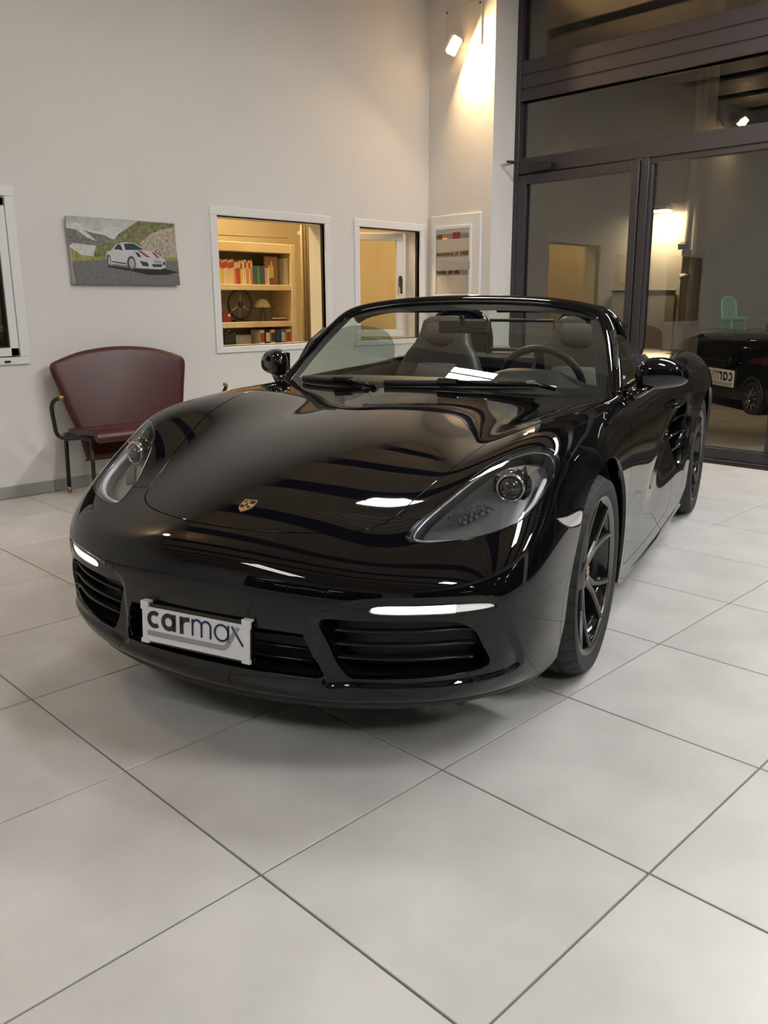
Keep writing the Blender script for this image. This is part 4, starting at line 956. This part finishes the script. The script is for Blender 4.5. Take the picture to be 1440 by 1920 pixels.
# local: x away from the wall, y along the wall
bk = spline([(-.385, .40), (-.42, .50), (-.465, .68), (-.495, .80), (-.49, .845), (-.45, .868), (-.30, .915), (-.15, .938), (0, .945), (.15, .938), (.30, .915), (.45, .868), (.49, .845), (.495, .80), (.465, .68), (.42, .50), (.385, .40), (.36, .23), (.34, .215), (0, .21), (-.34, .215), (-.36, .23)], 4, True)
V = []; n = len(bk); cen = bk.mean(0)
def bx(z): return -.13-.20*(z-.45)
rings = [(.90, .030), (.965, .026), (.99, .014), (1.0, 0), (.99, -.012), (.95, -.018)]
for sc, dx in rings:
    for yy, zz in cen+(bk-cen)*[1-(1-sc)*1.0, 1-(1-sc)*1.0]: V.append((bx(zz)+dx*.9, yy, zz))
F = [[i*n+k, i*n+(k+1) % n, (i+1)*n+(k+1) % n, (i+1)*n+k] for i in range(len(rings)-1) for k in range(n)]+[list(range(n))[::-1], [(len(rings)-1)*n+k for k in range(n)]]
o = mesh_obj('backrest', V, F, M_burg, bench, True); o.data.set_sharp_from_angle(angle=math.radians(50))
prof = spline([(-.14, .435), (0, .440), (.12, .452), (.20, .455), (.245, .435), (.258, .395), (.240, .375), (.215, .395), (.18, .415), (0, .405), (-.14, .40)], 5, True)
V = []; F = []; ys = [-.435, -.43, -.415, .415, .43, .435]; L = len(prof); cen = prof.mean(0)
for yy, k in zip(ys, (.8, .95, 1, 1, .95, .8)):
    for x, z in cen+(prof-cen)*[1, k]: V.append((x, yy, z))
for i in range(5):
    for k in range(L): F.append([i*L+k, i*L+(k+1) % L, (i+1)*L+(k+1) % L, (i+1)*L+k])
F += [list(range(L)), [5*L+k for k in range(L)][::-1]]
o = mesh_obj('seat', V, F, M_burg, bench, True); o.data.set_sharp_from_angle(angle=math.radians(55))
for s in (-1, 1):
    MB().tube(spline([(.14, s*.60, .665), (.12, s*.625, .655), (.08, s*.632, .61), (.02, s*.60, .50), (-.03, s*.565, .42), (-.01, s*.52, .392), (.02, s*.44, .392)], 6), .013, 10).build('arm', M_tube, bench, True)
    MB().lathe([(0, .014), (.012, .011), (.016, 0), (.012, -.011), (0, -.014)], 14, (.148, s*.597, .668)).build('arm_knob', M_brass, bench, True)
    for x in (-.19, .17):
        MB().tube([(x, s*.44, .40), (x-.01*(x < 0), s*.445, .04)], .0135, 10).build('leg', M_tube, bench, True)
        MB().tube([(x-.01*(x < 0), s*.445, .04), (x-.01*(x < 0), s*.445, 0)], .0145, 10).build('foot_cap', M_brass, bench, True)
MB().tube([(-.19, -.44, .392), (.17, -.44, .392), (.17, .44, .392), (-.19, .44, .392)], .012, 8, closed=True).build('seat_frame', M_tube, bench, True)
# ---- picture on the left wall: canvas print of a white coupe on a mountain road
pic = thing('wall_picture', 'canvas print of a white coupe on a mountain road, above the bench', 'picture', (XL, 2.037, 1.352))
PW, PH = .785, .424
MB().box((.016, 0, PH/2), (.032, PW, PH), .003).build('canvas', mat('canvas_edge', (.34, .35, .35), .8, bump=.2, bscale=900), pic)
def pm(x, y):
    u = (x-88)/1250; t = 70+110*u; b_ = 855+40*u; return ((u-.5)*PW, (b_-y)/(b_-t)*PH)
LAY = [('print_sky', (.45, .46, .46), .35, 9, [[(70, 70), (1322, 178), (1350, 640), (90, 620)]]),
 ('print_snow', (.60, .60, .59), .25, 30, [[(65, 150), (180, 150), (300, 240), (420, 250), (520, 220), (640, 210), (700, 250), (600, 345), (480, 330), (420, 420), (250, 560), (95, 560)]]),
 ('print_mountain', (.16, .165, .16), .6, 45, [[(70, 210), (170, 230), (290, 330), (440, 385), (380, 420), (250, 400), (120, 380), (85, 410)], [(250, 235), (340, 270), (480, 300), (560, 350), (600, 352), (500, 400), (400, 380), (330, 310)]]),
 ('print_hill', (.17, .175, .07), .6, 40, [[(330, 560), (370, 430), (420, 395), (560, 380), (640, 290), (750, 225), (880, 150), (1322, 190), (1340, 625), (1180, 610), (900, 470), (470, 600)]]),
 ('print_rock', (.40, .35, .28), .55, 55, [[(880, 400), (1000, 310), (1150, 250), (1325, 225), (1342, 610), (1170, 600), (1130, 520), (930, 470)]]),
 ('print_grass', (.27, .26, .06), .45, 50, [[(92, 430), (200, 520), (330, 540), (470, 545), (470, 592), (95, 590)], [(1170, 560), (1342, 580), (1345, 625), (1180, 615)]]),
 ('print_road', (.15, .15, .155), .3, 60, [[(94, 590), (470, 580), (1346, 612), (1357, 895), (112, 855)]]),
 ('print_shadow', (.012, .012, .013), .1, 5, [[(465, 662), (560, 655), (760, 690), (1150, 695), (1350, 745), (1190, 772), (960, 768), (740, 715)]]),
 ('print_body', (.55, .55, .57), .15, 12, [[(470, 560), (490, 490), (545, 470), (600, 405), (690, 383), (800, 393), (880, 430), (935, 478), (1050, 500), (1140, 560), (1187, 620), (1180, 685), (1120, 706), (900, 692), (800, 680), (720, 655), (540, 630), (500, 660), (478, 640)]]),
 ('print_glass', (.02, .035, .04), .3, 20, [[(692, 400), (800, 400), (870, 440), (925, 476), (835, 476), (704, 472)], [(572, 464), (610, 412), (648, 404), (676, 478), (640, 470)], [(815, 495), (860, 510), (892, 560), (850, 556)], [(868, 602), (962, 622), (976, 668), (900, 662)], [(1010, 642), (1142, 648), (1132, 678), (1030, 678)], [(1150, 615), (1182, 625), (1176, 660), (1155, 660)], [(540, 598), (705, 625), (706, 640), (540, 612)]]),
 ('print_stripe', (.42, .02, .04), .1, 5, [[(850, 480), (892, 486), (1000, 566), (950, 562)], [(1020, 505), (1052, 510), (1112, 575), (1080, 572)], [(660, 376), (720, 372), (725, 384), (665, 386)]]),
 ('print_wheel', (.06, .055, .055), .3, 50, [[(765+52*math.cos(a), 628+84*math.sin(a)) for a in np.linspace(0, 2*PI, 24, endpoint=False)], [(503+27*math.cos(a), 592+72*math.sin(a)) for a in np.linspace(0, 2*PI, 20, endpoint=False)]]),
 ('print_rim', (.40, .38, .38), .5, 90, [[(770+34*math.cos(a), 630+58*math.sin(a)) for a in np.linspace(0, 2*PI, 24, endpoint=False)], [(508+15*math.cos(a), 594+50*math.sin(a)) for a in np.linspace(0, 2*PI, 20, endpoint=False)]]),
 ('print_plate', (.32, .33, .34), .2, 60, [[(1033, 600), (1136, 611), (1136, 641), (1040, 632)]])]
mb = MB(); ms = []
for k, (nm, c, vr, vsc, polys) in enumerate(LAY):
    ms.append(mat(nm, c, .6, var=vr, vscale=vsc, detail=8)); mb.mi = k
    for p in polys: mb.prism([pm(*q) for q in p], (.0325+.0003*k, 0, 0), (0, 1, 0), (0, 0, 1), .0005)
mb.build('print', None, pic, mats=ms)
# ---- fuse box on the pier
M_fb = mat('fuse_box_grey', (.80, .79, .76), .4)
ORD = ['first', 'second', 'third', 'fourth', 'fifth', 'sixth', 'seventh', 'eighth', 'ninth', 'tenth', 'eleventh', 'twelfth', 'thirteenth', 'fourteenth', 'fifteenth', 'sixteenth', 'seventeenth', 'eighteenth', 'nineteenth', 'twentieth', 'last']
fz = thing('fuse_box', 'white wall-mounted fuse box with a clear door on the pier', 'fuse box', (-3.815, YP, 1.255))
mb = MB(); mb.box((0, -.012, .365), (.575, .024, .73), .006); mb.build('cover', M_white, fz)
mb = MB()
for a, b, c, d in ((-.245, .195, .605, .635), (-.245, .195, .012, .042), (-.245, -.22, .042, .605), (.17, .195, .042, .605)): mb.box(((a+b)/2, -.030, (c+d)/2), (b-a, .016, d-c), .003)
mb.build('door_frame', M_white, fz)
MB().pbox((-.22, -.0255, .042), (.17, -.0245, .605)).build('panel', M_fb, fz)
MB().pbox((-.22, -.036, .042), (.17, -.034, .605)).build('door_pane', glass_mat('smoked_pane', (.93, .93, .92), .0), fz)
MB().box((.183, -.044, .29), (.012, .014, .07), .004).build('latch', M_steel, fz)
for z in (.545, .39, .23): MB().box((-.025, -.0262, z), (.385, .002, .045), .0005).build('busbar_slot', mat('slot_grey', (.40, .40, .38), .5), fz)
def breaker(x, z, c, w=.014, h=.034): MB().box((x, -.0285, z), (w, .006, h), .001).build('breaker', c, fz)
for k in range(4): breaker(-.208+.017*k, .545, M_black)
for k in range(3): MB().box((-.135+.018*k, -.030, .528), (.008, .005, .008), .001).build('indicator_lamp', mat('red_indicator', (.8, .1, .05), .3, em=(1, .25, .12), ems=2.5), fz)
MB().box((.02, -.030, .550), (.085, .008, .056), .002).build('main_switch', mat('switch_red', (.45, .03, .04), .4), fz)
for k in range(20):
    if k in (11, 14): continue
    breaker(-.205+.0185*k, .392+(.006 if k > 12 and k % 2 else 0), M_black, .012, .022 if k < 10 else .032)
for k in range(14):
    if k in (6, 10): continue
    breaker(-.205+.0195*k, .232+(.006 if k % 3 == 0 else 0), M_black, .013, .028)
# ---- blank cover plate with screws above the floodlight
cp_ = thing('cover_plate', 'large blank white cover plate screwed to the pier above the lamp', 'cover plate', (-3.77, YP, 3.48))
MB().box((0, -.006, 0), (.40, .012, .34), .003).build('plate', mat('plate_paint', (.66, .63, .59), .6), cp_)
for a in (-.18, .18):
    for b in (-.145, .145): MB().lathe([(0, -.0145), (.007, -.014), (.009, -.012), (.009, -.010)], 12, (a, 0, b), 'y').build('screw', M_black, cp_)
# ---- office shelf and its contents
M_wood = mat('light_wood', (.66, .50, .29), .5, var=.08, vscale=5)
M_back = mat('shelf_back', (.30, .24, .16), .7)
sh = thing('shelf_unit', 'light wooden office shelf seen through the left wall window', 'shelf', (-5.10, 3.75, 0))
def wb(nm, lo, hi, m_=None): c = [(a+b)/2 for a, b in zip(lo, hi)]; return MB().box(c, [b-a for a, b in zip(lo, hi)], .003).build(nm, m_ or M_wood, sh)
for z0, z1 in ((1.342, 1.392), (1.012, 1.062), (.60, .65), (1.675, 1.755)): wb('shelf_board', (-.32, -.75, z0), (0, .49, z1))
wb('side_panel', (-.32, .49, 0), (.003, .545, 1.755)); wb('side_panel', (-.32, -.80, 0), (.003, -.75, 1.755)); wb('back_panel', (-.34, -.8, 0), (-.32, .545, 1.755), M_back)
MB().tube([(-.02, -.7, 1.80), (-.02, .48, 1.815)], .006, 6).build('cable_rail', mat('rail_brown', (.2, .13, .06), .5), sh)
def book(y, z, w, h, col, label, group, d=.15, x=-5.125, band=None):
    t = thing('book', label, 'book', (x-d/2, y, z), 0, group)
    key = 'book_%d_%d_%d' % tuple(int(c*100) for c in col)
    MB().box((0, 0, h/2), (d, w, h), .002).build('cover', mat(key, col, .55), t)
    if band: MB().box((d/2+.0006, 0, h*band[1]), (.002, w*.9, h*band[2]), .0004).build('spine_label', mat('book_%d_%d_%d' % tuple(int(c*100) for c in band[0]), band[0], .55), t)
RD, OR, YE, CR, WH, DB, GN = (.42, .05, .03), (.62, .20, .06), (.66, .46, .08), (.66, .50, .28), (.6, .55, .45), (.05, .09, .14), (.10, .30, .05)
y = 3.345; seq = [OR, RD, YE, OR, YE, YE, YE, CR, CR, CR, CR, CR, OR, RD, RD, YE, WH, CR, OR, CR, OR]
nmz = {RD: 'red', OR: 'orange', YE: 'yellow', CR: 'cream', WH: 'off-white'}
for k, c in enumerate(seq):
    w_ = .0225; h = .205+.008*((k*7) % 3-1)
    book(y+w_/2, 1.392, w_-.0012, h, c, 'thin %s paperback, %s from the left in the row on the upper shelf' % (nmz[c], ORD[k]) if k < 20 else 'thin %s paperback at the right end of the row, against the blue binder' % nmz[c], 'paperbacks on the upper shelf', band=(RD if c in (YE, CR) else YE if c == OR else WH, .80, .25))
    y += w_
for w_, h, c, lb in ((.055, .165, DB, 'dark blue binder beside the paperback row'), (.022, .165, GN, 'narrow green binder between the two dark blue ones'), (.06, .165, (.045, .08, .13), 'dark blue binder right of the green one'), (.03, .15, (.55, .28, .22), 'pale red booklet right of the blue binders'), (.02, .15, WH, 'white booklet next to the pale red one')):
    book(y+w_/2, 1.392, w_-.0015, h, c, lb, 'binders on the upper shelf'); y += w_
t = thing('framed_card', 'brown framed card with a yellow motif on the upper shelf', 'picture', (-5.21, 4.09, 1.392))
MB().box((0, 0, .13), (.02, .155, .255), .004).build('frame', mat('card_brown', (.30, .15, .08), .6), t); MB().box((.012, -.005, .12), (.003, .055, .11), .001).build('motif', mat('card_yellow', (.66, .50, .10), .6), t)
MB().box((.012, .0, .19), (.003, .02, .05), .001).build('motif_top', mat('card_yellow'), t)
book(4.205, 1.392, .045, .24, (.36, .33, .28), 'tall grey folder at the right end of the upper shelf', None)
# second shelf
t = thing('display_steering_wheel', 'old black steering wheel standing on the middle shelf', 'steering wheel', (-5.2, 3.72, 1.062))
MB().tube([(0, .13*math.cos(a), .155+.13*math.sin(a)) for a in np.linspace(0, 2*PI, 36, endpoint=False)], .011, 8, closed=True).build('rim', M_tube, t, True)
for a in (PI/2, PI*7/6, -PI/6): MB().tube([(0, 0, .155), (0, .125*math.cos(a), .155+.125*math.sin(a))], .006, 6).build('spoke', M_steel, t, True)
MB().lathe([(0, .02), (.022, .018), (.026, 0), (0, -.01)], 18, (0, 0, .155), 'x').build('hub', M_black, t, True)
MB().box((-.02, 0, .008), (.10, .14, .016), .003).build('stand', M_black, t); MB().tube([(-.02, 0, .01), (-.01, 0, .14)], .006, 6).build('post', M_steel, t)
t = thing('straw_cap', 'beige woven cap on a thin black stand on the middle shelf', 'cap', (-5.2, 3.965, 1.062))
MB().lathe([(0, .205), (.03, .20), (.055, .18), (.075, .15), (.082, .125), (.078, .12)], 24).build('crown', mat('straw', (.50, .38, .20), .8, var=.4, vscale=120, bump=.4, bscale=200), t, True)
MB().prism([(.085*math.cos(a)+(.055 if math.sin(a) > .2 else 0)*0, .085*math.sin(a)+(.05 if math.sin(a) > 0 else 0)) for a in np.linspace(0, 2*PI, 24, endpoint=False)], (0, 0, .124), (1, 0, 0), (0, 1, 0), .006).build('peak', M_black, t)
for d in (-.03, .04): MB().tube([(0, d*.3, .12), (0, d, .0)], .004, 6).build('stand_leg', M_black, t)
t = thing('red_box', 'dark red box left of the old steering wheel', 'box', (-5.2, 3.53, 1.062)); MB().box((0, 0, .045), (.12, .09, .09), .006).build('body', mat('box_red', (.20, .02, .025), .4), t); MB().box((.061, .02, .06), (.003, .02, .02), .001).build('badge', M_white, t)
for k in range(6):
    t = thing('model_car', 'small dark red model car, %s from the left on the middle shelf' % ORD[k], 'model car', (-5.16, 4.06+.028*k, 1.062), 0, 'model cars on the middle shelf')
    MB().box((0, 0, .013), (.06, .022, .016), .005).build('body', mat('box_red'), t); MB().box((0, 0, .025), (.03, .018, .012), .004).build('cabin', M_white, t)
# lower shelf
t = thing('black_case', 'black case at the left of the lower shelf', 'case', (-5.2, 3.53, .65)); MB().box((0, 0, .16), (.2, .12, .32), .006).build('body', M_black, t); MB().tube([(.10, -.03, .33), (.10, 0, .345), (.10, .03, .33)], .005, 6).build('handle', M_black, t)
t = thing('grey_screen', 'grey flat box standing on the lower shelf', 'box', (-5.22, 3.73, .65)); MB().box((0, 0, .15), (.05, .20, .29), .006).build('body', mat('box_grey', (.30, .27, .20), .6), t); MB().box((.026, 0, .15), (.003, .18, .26), .001).build('front', mat('box_grey2', (.36, .33, .25), .5), t)
for k, (c, b_, lb) in enumerate(((WH, RD, 'white and red book on the lower shelf'), ((.02, .02, .02), WH, 'black book on the lower shelf'), (YE, (.05, .05, .05), 'yellow book on the lower shelf'), ((.03, .05, .20), WH, 'dark blue book with white foot on the lower shelf'), ((.20, .17, .13), WH, 'grey-brown book on the lower shelf'), ((.62, .48, .36), RD, 'cream book with red top on the lower shelf'))):
    book(3.90+.062*k, .65, .05, .335, c, lb, None, band=(b_, .80 if k != 3 else .25, .25))
t = thing('curtain', 'tan pleated curtain beside the office shelf', 'curtain', (-5.02, 4.38, 0)); V = []; F = []
for i in range(25):
    yy = -.08+.17*i/24
    for z in (.02, 2.5): V.append((.018*math.sin(i*1.3), yy, z))
for i in range(24): F.append([2*i, 2*i+2, 2*i+3, 2*i+1])
o = mesh_obj('cloth', V, F, mat('tan_cloth', (.36, .26, .14), .9), t, True); o.modifiers.new('thick', 'SOLIDIFY').thickness = .004
MB().tube([(0, -.10, 2.5), (0, .12, 2.5)], .01, 8).build('rod', M_steel, t)
# blind and sign behind the third window
t = thing('venetian_blind', 'beige slatted blind in the office behind the open sash', 'blind', (-5.75, 5.2, 0))
for k in range(26): MB().box((0, 0, .75+.045*k), (.03, .62, .004), .001, Matrix.Rotation(.5, 3, 'Y')).build('slat', mat('blind_slat', (.58, .46, .28), .5), t)
MB().box((0, 0, 1.93), (.05, .64, .04), .005).build('head_rail', M_white, t)
t = thing('orange_sign', 'small orange sign inside the office behind the open sash', 'sign', (-5.2, 5.02, 1.38)); MB().box((0, 0, 0), (.006, .15, .065), .002).build('board', mat('sign_orange', (.70, .20, .02), .5), t)
for k in range(5): MB().box((.004, -.05+.025*k, 0), (.002, .014, .028), .0005).build('letter', mat('sign_brown', (.25, .06, .02), .5), t)
MB().tube([(0, 0, .03), (0, 0, 1.24)], .003, 6).build('cord', M_black, t)
t = thing('sideboard', 'brown sideboard with a pale top in the room behind the far left window', 'cabinet', (-5.6, .8, 0))
MB().box((0, 0, .52), (.5, 1.9, 1.0), .01).build('body', mat('sideboard_brown', (.16, .12, .08), .5, var=.1), t); MB().box((.01, 0, 1.04), (.54, 1.96, .04), .006).build('top', mat('sideboard_top', (.62, .58, .50), .4), t)
for k in range(3): MB().box((.256, -.62+.62*k, .55), (.014, .58, .86), .004).build('door', mat('sideboard_brown'), t)
# ================================================================== YARD OUTSIDE
M_conc = mat('yard_concrete', (.42, .34, .24), .8, var=.25, vscale=.8, detail=8)
M_yw = mat('yard_wall', (.60, .53, .42), .85, var=.10, vscale=1.2, detail=8)
yard = struct(mesh_obj('yard_ground', [(-16, YG+.14, -.03), (10, YG+.14, -.03), (10, 8.6, -.10), (-16, 8.6, -.10), (10, 13.5, -1.05), (-16, 13.5, -1.05), (10, 40, -1.07), (-16, 40, -1.07)], [[0, 1, 2, 3], [3, 2, 4, 5], [5, 4, 6, 7]], M_conc))
struct(MB().pbox((-14, 9.0, -1.2), (-3.42, 9.25, 5.5)).build('wall_yard_near', M_yw))
struct(MB().pbox((-18, 27, -1.2), (12, 27.2, 6)).build('wall_yard_far', mat('far_wall', (.34, .33, .31), .85, var=.1, vscale=.6)))
t = thing('drain_pipe', 'pale drain pipe running down the corner of the yard wall', 'pipe', (-3.50, 8.93, 0))
MB().tube([(0, 0, -.12), (0, 0, 3.2), (.0, .0, 5.4)], .045, 14).build('pipe', mat('pipe_grey', (.60, .54, .44), .5), t, True)
for z in (.2, 1.48, 1.75): MB().tube([(0, 0, z), (0, 0, z+.06)], .056, 14).build('collar', mat('pipe_grey'), t, True)
MB().box((-.02, -.05, 1.86), (.10, .09, .07), .006, Matrix.Rotation(.3, 3, 'X')).build('clamp', M_black, t)
t = thing('yard_floodlight', 'white floodlight shining down the yard wall', 'floodlight', (-3.80, 8.78, 2.26))
MB().box((0, 0, .025), (.26, .20, .04), .01).build('lamp_body', M_white, t); MB().box((0, 0, .0), (.22, .16, .012), .003).build('lamp_face', mat('flood_face', (1, 1, .9), .3, em=(1, .90, .70), ems=60), t)
MB().box((0, .14, .04), (.05, .17, .03), .005).build('arm', M_steel, t)
l = bpy.data.lights.new('yard_flood', 'AREA'); l.shape = 'RECTANGLE'; l.size = .2; l.size_y = .14; l.energy = 20; l.color = (1, .80, .50)
lo_ = bpy.data.objects.new('flood_beam', l); link(lo_, t); lo_.location = (0, 0, -.012); lo_.rotation_euler = (math.radians(12), 0, 0)
t = thing('notice_board', 'blank grey board fixed to the lit yard wall', 'board', (-4.05, 8.99, .55)); MB().box((0, -.012, .38), (.85, .024, .85), .004).build('board', mat('board_grey', (.40, .35, .27), .6, var=.1, vscale=5), t)
MB().box((0, -.02, .80), (.87, .03, .025), .003).build('rail', M_steel, t)
# added lamp, hidden by the near wall, to brighten the SUV and chair
t = thing('added_yard_lamp', 'added unseen lamp behind the near yard wall, brightening the SUV and chair', 'lamp', (-4.9, 9.6, 4.3)); MB().box((0, 0, .03), (.5, .25, .05), .01).build('lamp_body', M_white, t); MB().box((0, 0, 0), (.44, .2, .012), .003).build('lamp_face', mat('flood_face'), t)
MB().tube([(0, 0, .05), (0, -.2, .10), (0, -.36, .10)], .03, 8).build('arm', M_steel, t)
l = bpy.data.lights.new('added_yard_lamp', 'AREA'); l.shape = 'RECTANGLE'; l.size = .44; l.size_y = .2; l.energy = 900; l.color = (1, .86, .68)
lo_ = bpy.data.objects.new('lamp_beam', l); link(lo_, t); lo_.location = (0, .02, -.012); lo_.rotation_euler = Vector((-2.0, 10, -4.2)).to_track_quat('-Z', 'Y').to_euler()
# ---- the SUV: solid stand-in for a car reflected in the glass
suv = thing('suv', 'dark SUV with a white dealer sign on its door, solid stand-in for a reflection in the glass', 'car', (-6.145, 18.23, -1.07), math.radians(-38))
# local: x forward, y left; the right side faces the showroom
M_suv = mat('suv_paint', (.010, .011, .013), .10, coat=.6); M_sglass = mat('suv_glass', (.008, .009, .010), .04, coat=.4); M_clad = mat('suv_cladding', (.02, .02, .02), .55)
def loft(name, secs, mt, par, closed_ends=True, sm=True):
    n = len(secs[0]); V = [p for s in secs for p in s]; F = [[i*n+k, i*n+(k+1) % n, (i+1)*n+(k+1) % n, (i+1)*n+k] for i in range(len(secs)-1) for k in range(n)]
    if closed_ends: F += [list(range(n))[::-1], [(len(secs)-1)*n+k for k in range(n)]]
    o = mesh_obj(name, V, F, mt, par, sm); o.data.set_sharp_from_angle(angle=math.radians(40)); return o
def bsec(x, w, zb, zs, zt, k=.86):
    h = [(w*.90, zb), (w, zb+.10), (w, (zb+zs)/2), (w*.985, zs), (w*k, zt), (w*k*.55, zt+.03)]; return [(x, y, z) for y, z in h]+[(x, -y, z) for y, z in h[::-1]]
loft('body', [bsec(-2.18, .70, .45, .70, .95), bsec(-2.10, .84, .36, .78, 1.04), bsec(-1.75, .90, .30, .86, 1.06), bsec(-.8, .915, .28, .86, 1.04), bsec(.35, .915, .28, .84, 1.02), bsec(1.0, .91, .28, .84, 1.01), bsec(1.7, .89, .30, .80, .97), bsec(2.05, .80, .34, .74, .90), bsec(2.2, .62, .42, .66, .80)], M_suv, suv)
def gsec(x, w0, z0, w1, z1): return [(x, w0, z0), (x, w0*.985, z0+(z1-z0)*.45), (x, w1, z1-.04), (x, w1*.8, z1), (x, -w1*.8, z1), (x, -w1, z1-.04), (x, -w0*.985, z0+(z1-z0)*.45), (x, -w0, z0)]
loft('greenhouse', [gsec(-2.12, .78, 1.0, .70, 1.10), gsec(-1.85, .80, 1.0, .68, 1.52), gsec(-1.5, .81, 1.0, .69, 1.60), gsec(-.5, .82, 1.0, .70, 1.64), gsec(.15, .82, 1.0, .68, 1.58), gsec(.55, .80, 1.0, .68, 1.32), gsec(.98, .78, .98, .74, 1.06)], M_suv, suv)
for sg in (-1, 1):
    for P in ([(-1.75, 1.10), (-1.62, 1.42), (-.72, 1.50), (-.72, 1.07)], [(-.64, 1.07), (-.64, 1.50), (.10, 1.49), (.55, 1.24), (.72, 1.07)]):
        yy = lambda z: sg*(.825-.20*max(0, z-1.10)-.0+.012)
        V = [(x, yy(z), z) for x, z in P]; mesh_obj('side_window', V+[(x, y_-sg*.03, z) for x, y_, z in V], [list(range(len(P)))]+[[i, (i+1) % len(P), len(P)+(i+1) % len(P), len(P)+i] for i in range(len(P))], M_sglass, suv)
    MB().tube(spline([(-1.80, sg*.845, 1.20), (-1.70, sg*.85, 1.09), (-1.2, sg*.862, 1.045), (0, sg*.868, 1.035), (.75, sg*.85, 1.03)], 5), .014, 6).build('chrome_strip', M_chrome, suv, True)
    MB().tube(spline([(-1.7, sg*.62, 1.585), (-1.5, sg*.63, 1.66), (-.2, sg*.63, 1.69), (.1, sg*.62, 1.62)], 5), .018, 6).build('roof_rail', M_steel, suv, True)
    for x in (-1.33, 1.30):
        wroot = MB().lathe([(.0, .10), (.10, .10), (.12, .07), (.22, .05), (.235, .10)], 32, axis='y').build('wheel', M_rimblk, suv, True); wroot.location = (x, sg*.80, .355)
        if sg < 0: wroot.rotation_euler = (0, 0, PI)
        MB().lathe([(.235, .10), (.25, .115), (.32, .11), (.35, .08), (.355, 0), (.35, -.08), (.30, -.1)], 40, axis='y').build('tyre', M_rubber, wroot, True)
        for k in range(5):
            a = 2*PI*k/5+.3
            for d in (-.22, .22): MB().tube([(.05*math.cos(a+d*1.6), .105, .05*math.sin(a+d*1.6)), (.15*math.cos(a+d), .112, .15*math.sin(a+d)), (.235*math.cos(a+d*1.4), .108, .235*math.sin(a+d*1.4))], .012, 6).build('spoke', M_chrome, wroot, True)
        MB().tube([(x+.41*math.cos(a), sg*.90, .355+.41*math.sin(a)) for a in np.linspace(-.2, PI+.2, 20)], .035, 8, sec=(1, .6)).build('wheel_arch', M_clad, suv, True)
    MB().box((0, sg*.905, .33), (1.9, .04, .14), .02).build('sill_cladding', M_clad, suv)
    MB().box((.62, sg*.98, 1.10), (.12, .22, .15), .04).build('door_mirror', M_suv, suv)
    for x in (-.55, .42): MB().tube([(x-.1, sg*.925, .90), (x+.1, sg*.925, .90)], .014, 6).build('door_handle', M_chrome, suv)
    MB().box((-2.10, sg*.66, .92), (.10, .22, .10), .02).build('tail_lamp', mat('suv_tail', (.5, .01, .01), .2, em=(1, .03, .05), ems=3.0), suv)
    MB().box((1.98, sg*.66, .78), (.12, .24, .09), .02).build('headlamp', M_led, suv)
sg_o = MB().box((-.05, -.925, .68), (1.35, .012, .36), .004).build('door_sign', mat('sign_white', (.78, .74, .66), .4), suv)
for prt, mt in (('bold', mat('logo_black')), ('thin', mat('logo_navy')), ('swoosh', mat('logo_grey'))):
    V, F = logo((.58, -.933, .62), (-1, 0, 0), (0, 0, 1), .195, prt)
    mesh_obj('sign_lettering', [(v[0], -.932-.0012 if i % 2 else -.933, v[2]) for i, v in enumerate(V)], F, mt, sg_o)
# ---- wrapped chair on a plinth and a palm beyond the SUV
t = thing('plinth', 'low grey loading plinth behind the SUV', 'plinth', (-8.3, 22.4, -1.07)); MB().box((0, 0, .70), (3.4, 1.4, 1.40), .02).build('block', mat('plinth_grey', (.25, .24, .22), .8, var=.1), t); MB().box((0, 0, 1.405), (3.5, 1.5, .05), .01).build('slab', mat('plinth_grey'), t)
M_teal = mat('teal_film', (.25, .72, .58), .35, var=.1)
t = thing('wrapped_chair', 'teal spindle-back chair wrapped in film on the plinth', 'chair', (-8.5, 22.2, .368), math.radians(-30))
MB().box((0, 0, .42), (.50, .50, .07), .02).build('seat', M_teal, t); MB().box((0, 0, .20), (.44, .46, .38), .05).build('film_skirt', mat('teal_film_dark', (.08, .30, .22), .4, var=.3, vscale=8), t)
hoop = spline([(-.20, .21, .44), (-.26, .22, .75), (-.30, .17, .92), (-.32, 0, .98), (-.30, -.17, .92), (-.26, -.22, .75), (-.20, -.21, .44)], 6); MB().tube(hoop, .04, 8).build('back_hoop', M_teal, t, True)
for k in range(5): yy = -.13+.065*k; MB().tube([(-.2, yy, .44), (-.30, yy*1.05, .94)], .02, 6).build('spindle', M_teal, t, True)
for a in (-.19, .19):
    for b in (-.19, .19): MB().tube([(a, b, .42), (a*1.1, b*1.1, 0)], .02, 8).build('leg', M_teal, t, True)
t = thing('palm', 'dark potted palm beside the wrapped chair', 'plant', (-7.5, 22.3, .36)); MB().lathe([(0, 0), (.14, 0), (.17, .3), (.15, .3), (0, .28)], 20).build('pot', M_black, t, True)
MB().tube([(0, 0, .28), (.02, 0, .5)], .03, 8).build('trunk', mat('palm_trunk', (.06, .04, .02), .9), t, True)
for k in range(16):
    a = 2*PI*k/16+.2; Lf = .42+.08*(k % 3); el = .9-.5*(k % 4)/3; V = []; F = []
    for j in range(7):
        s_ = j/6; r_ = Lf*s_; z = .5+Lf*el*s_-.5*s_*s_*Lf; wd = .018*(1-s_)+.003
        for q in (-1, 1): V.append((r_*math.cos(a)-q*wd*math.sin(a), r_*math.sin(a)+q*wd*math.cos(a), z+.002*q))
    for j in range(6): F.append([2*j, 2*j+1, 2*j+3, 2*j+2])
    mesh_obj('frond', V, F, mat('palm_leaf', (.015, .03, .012), .5), t)
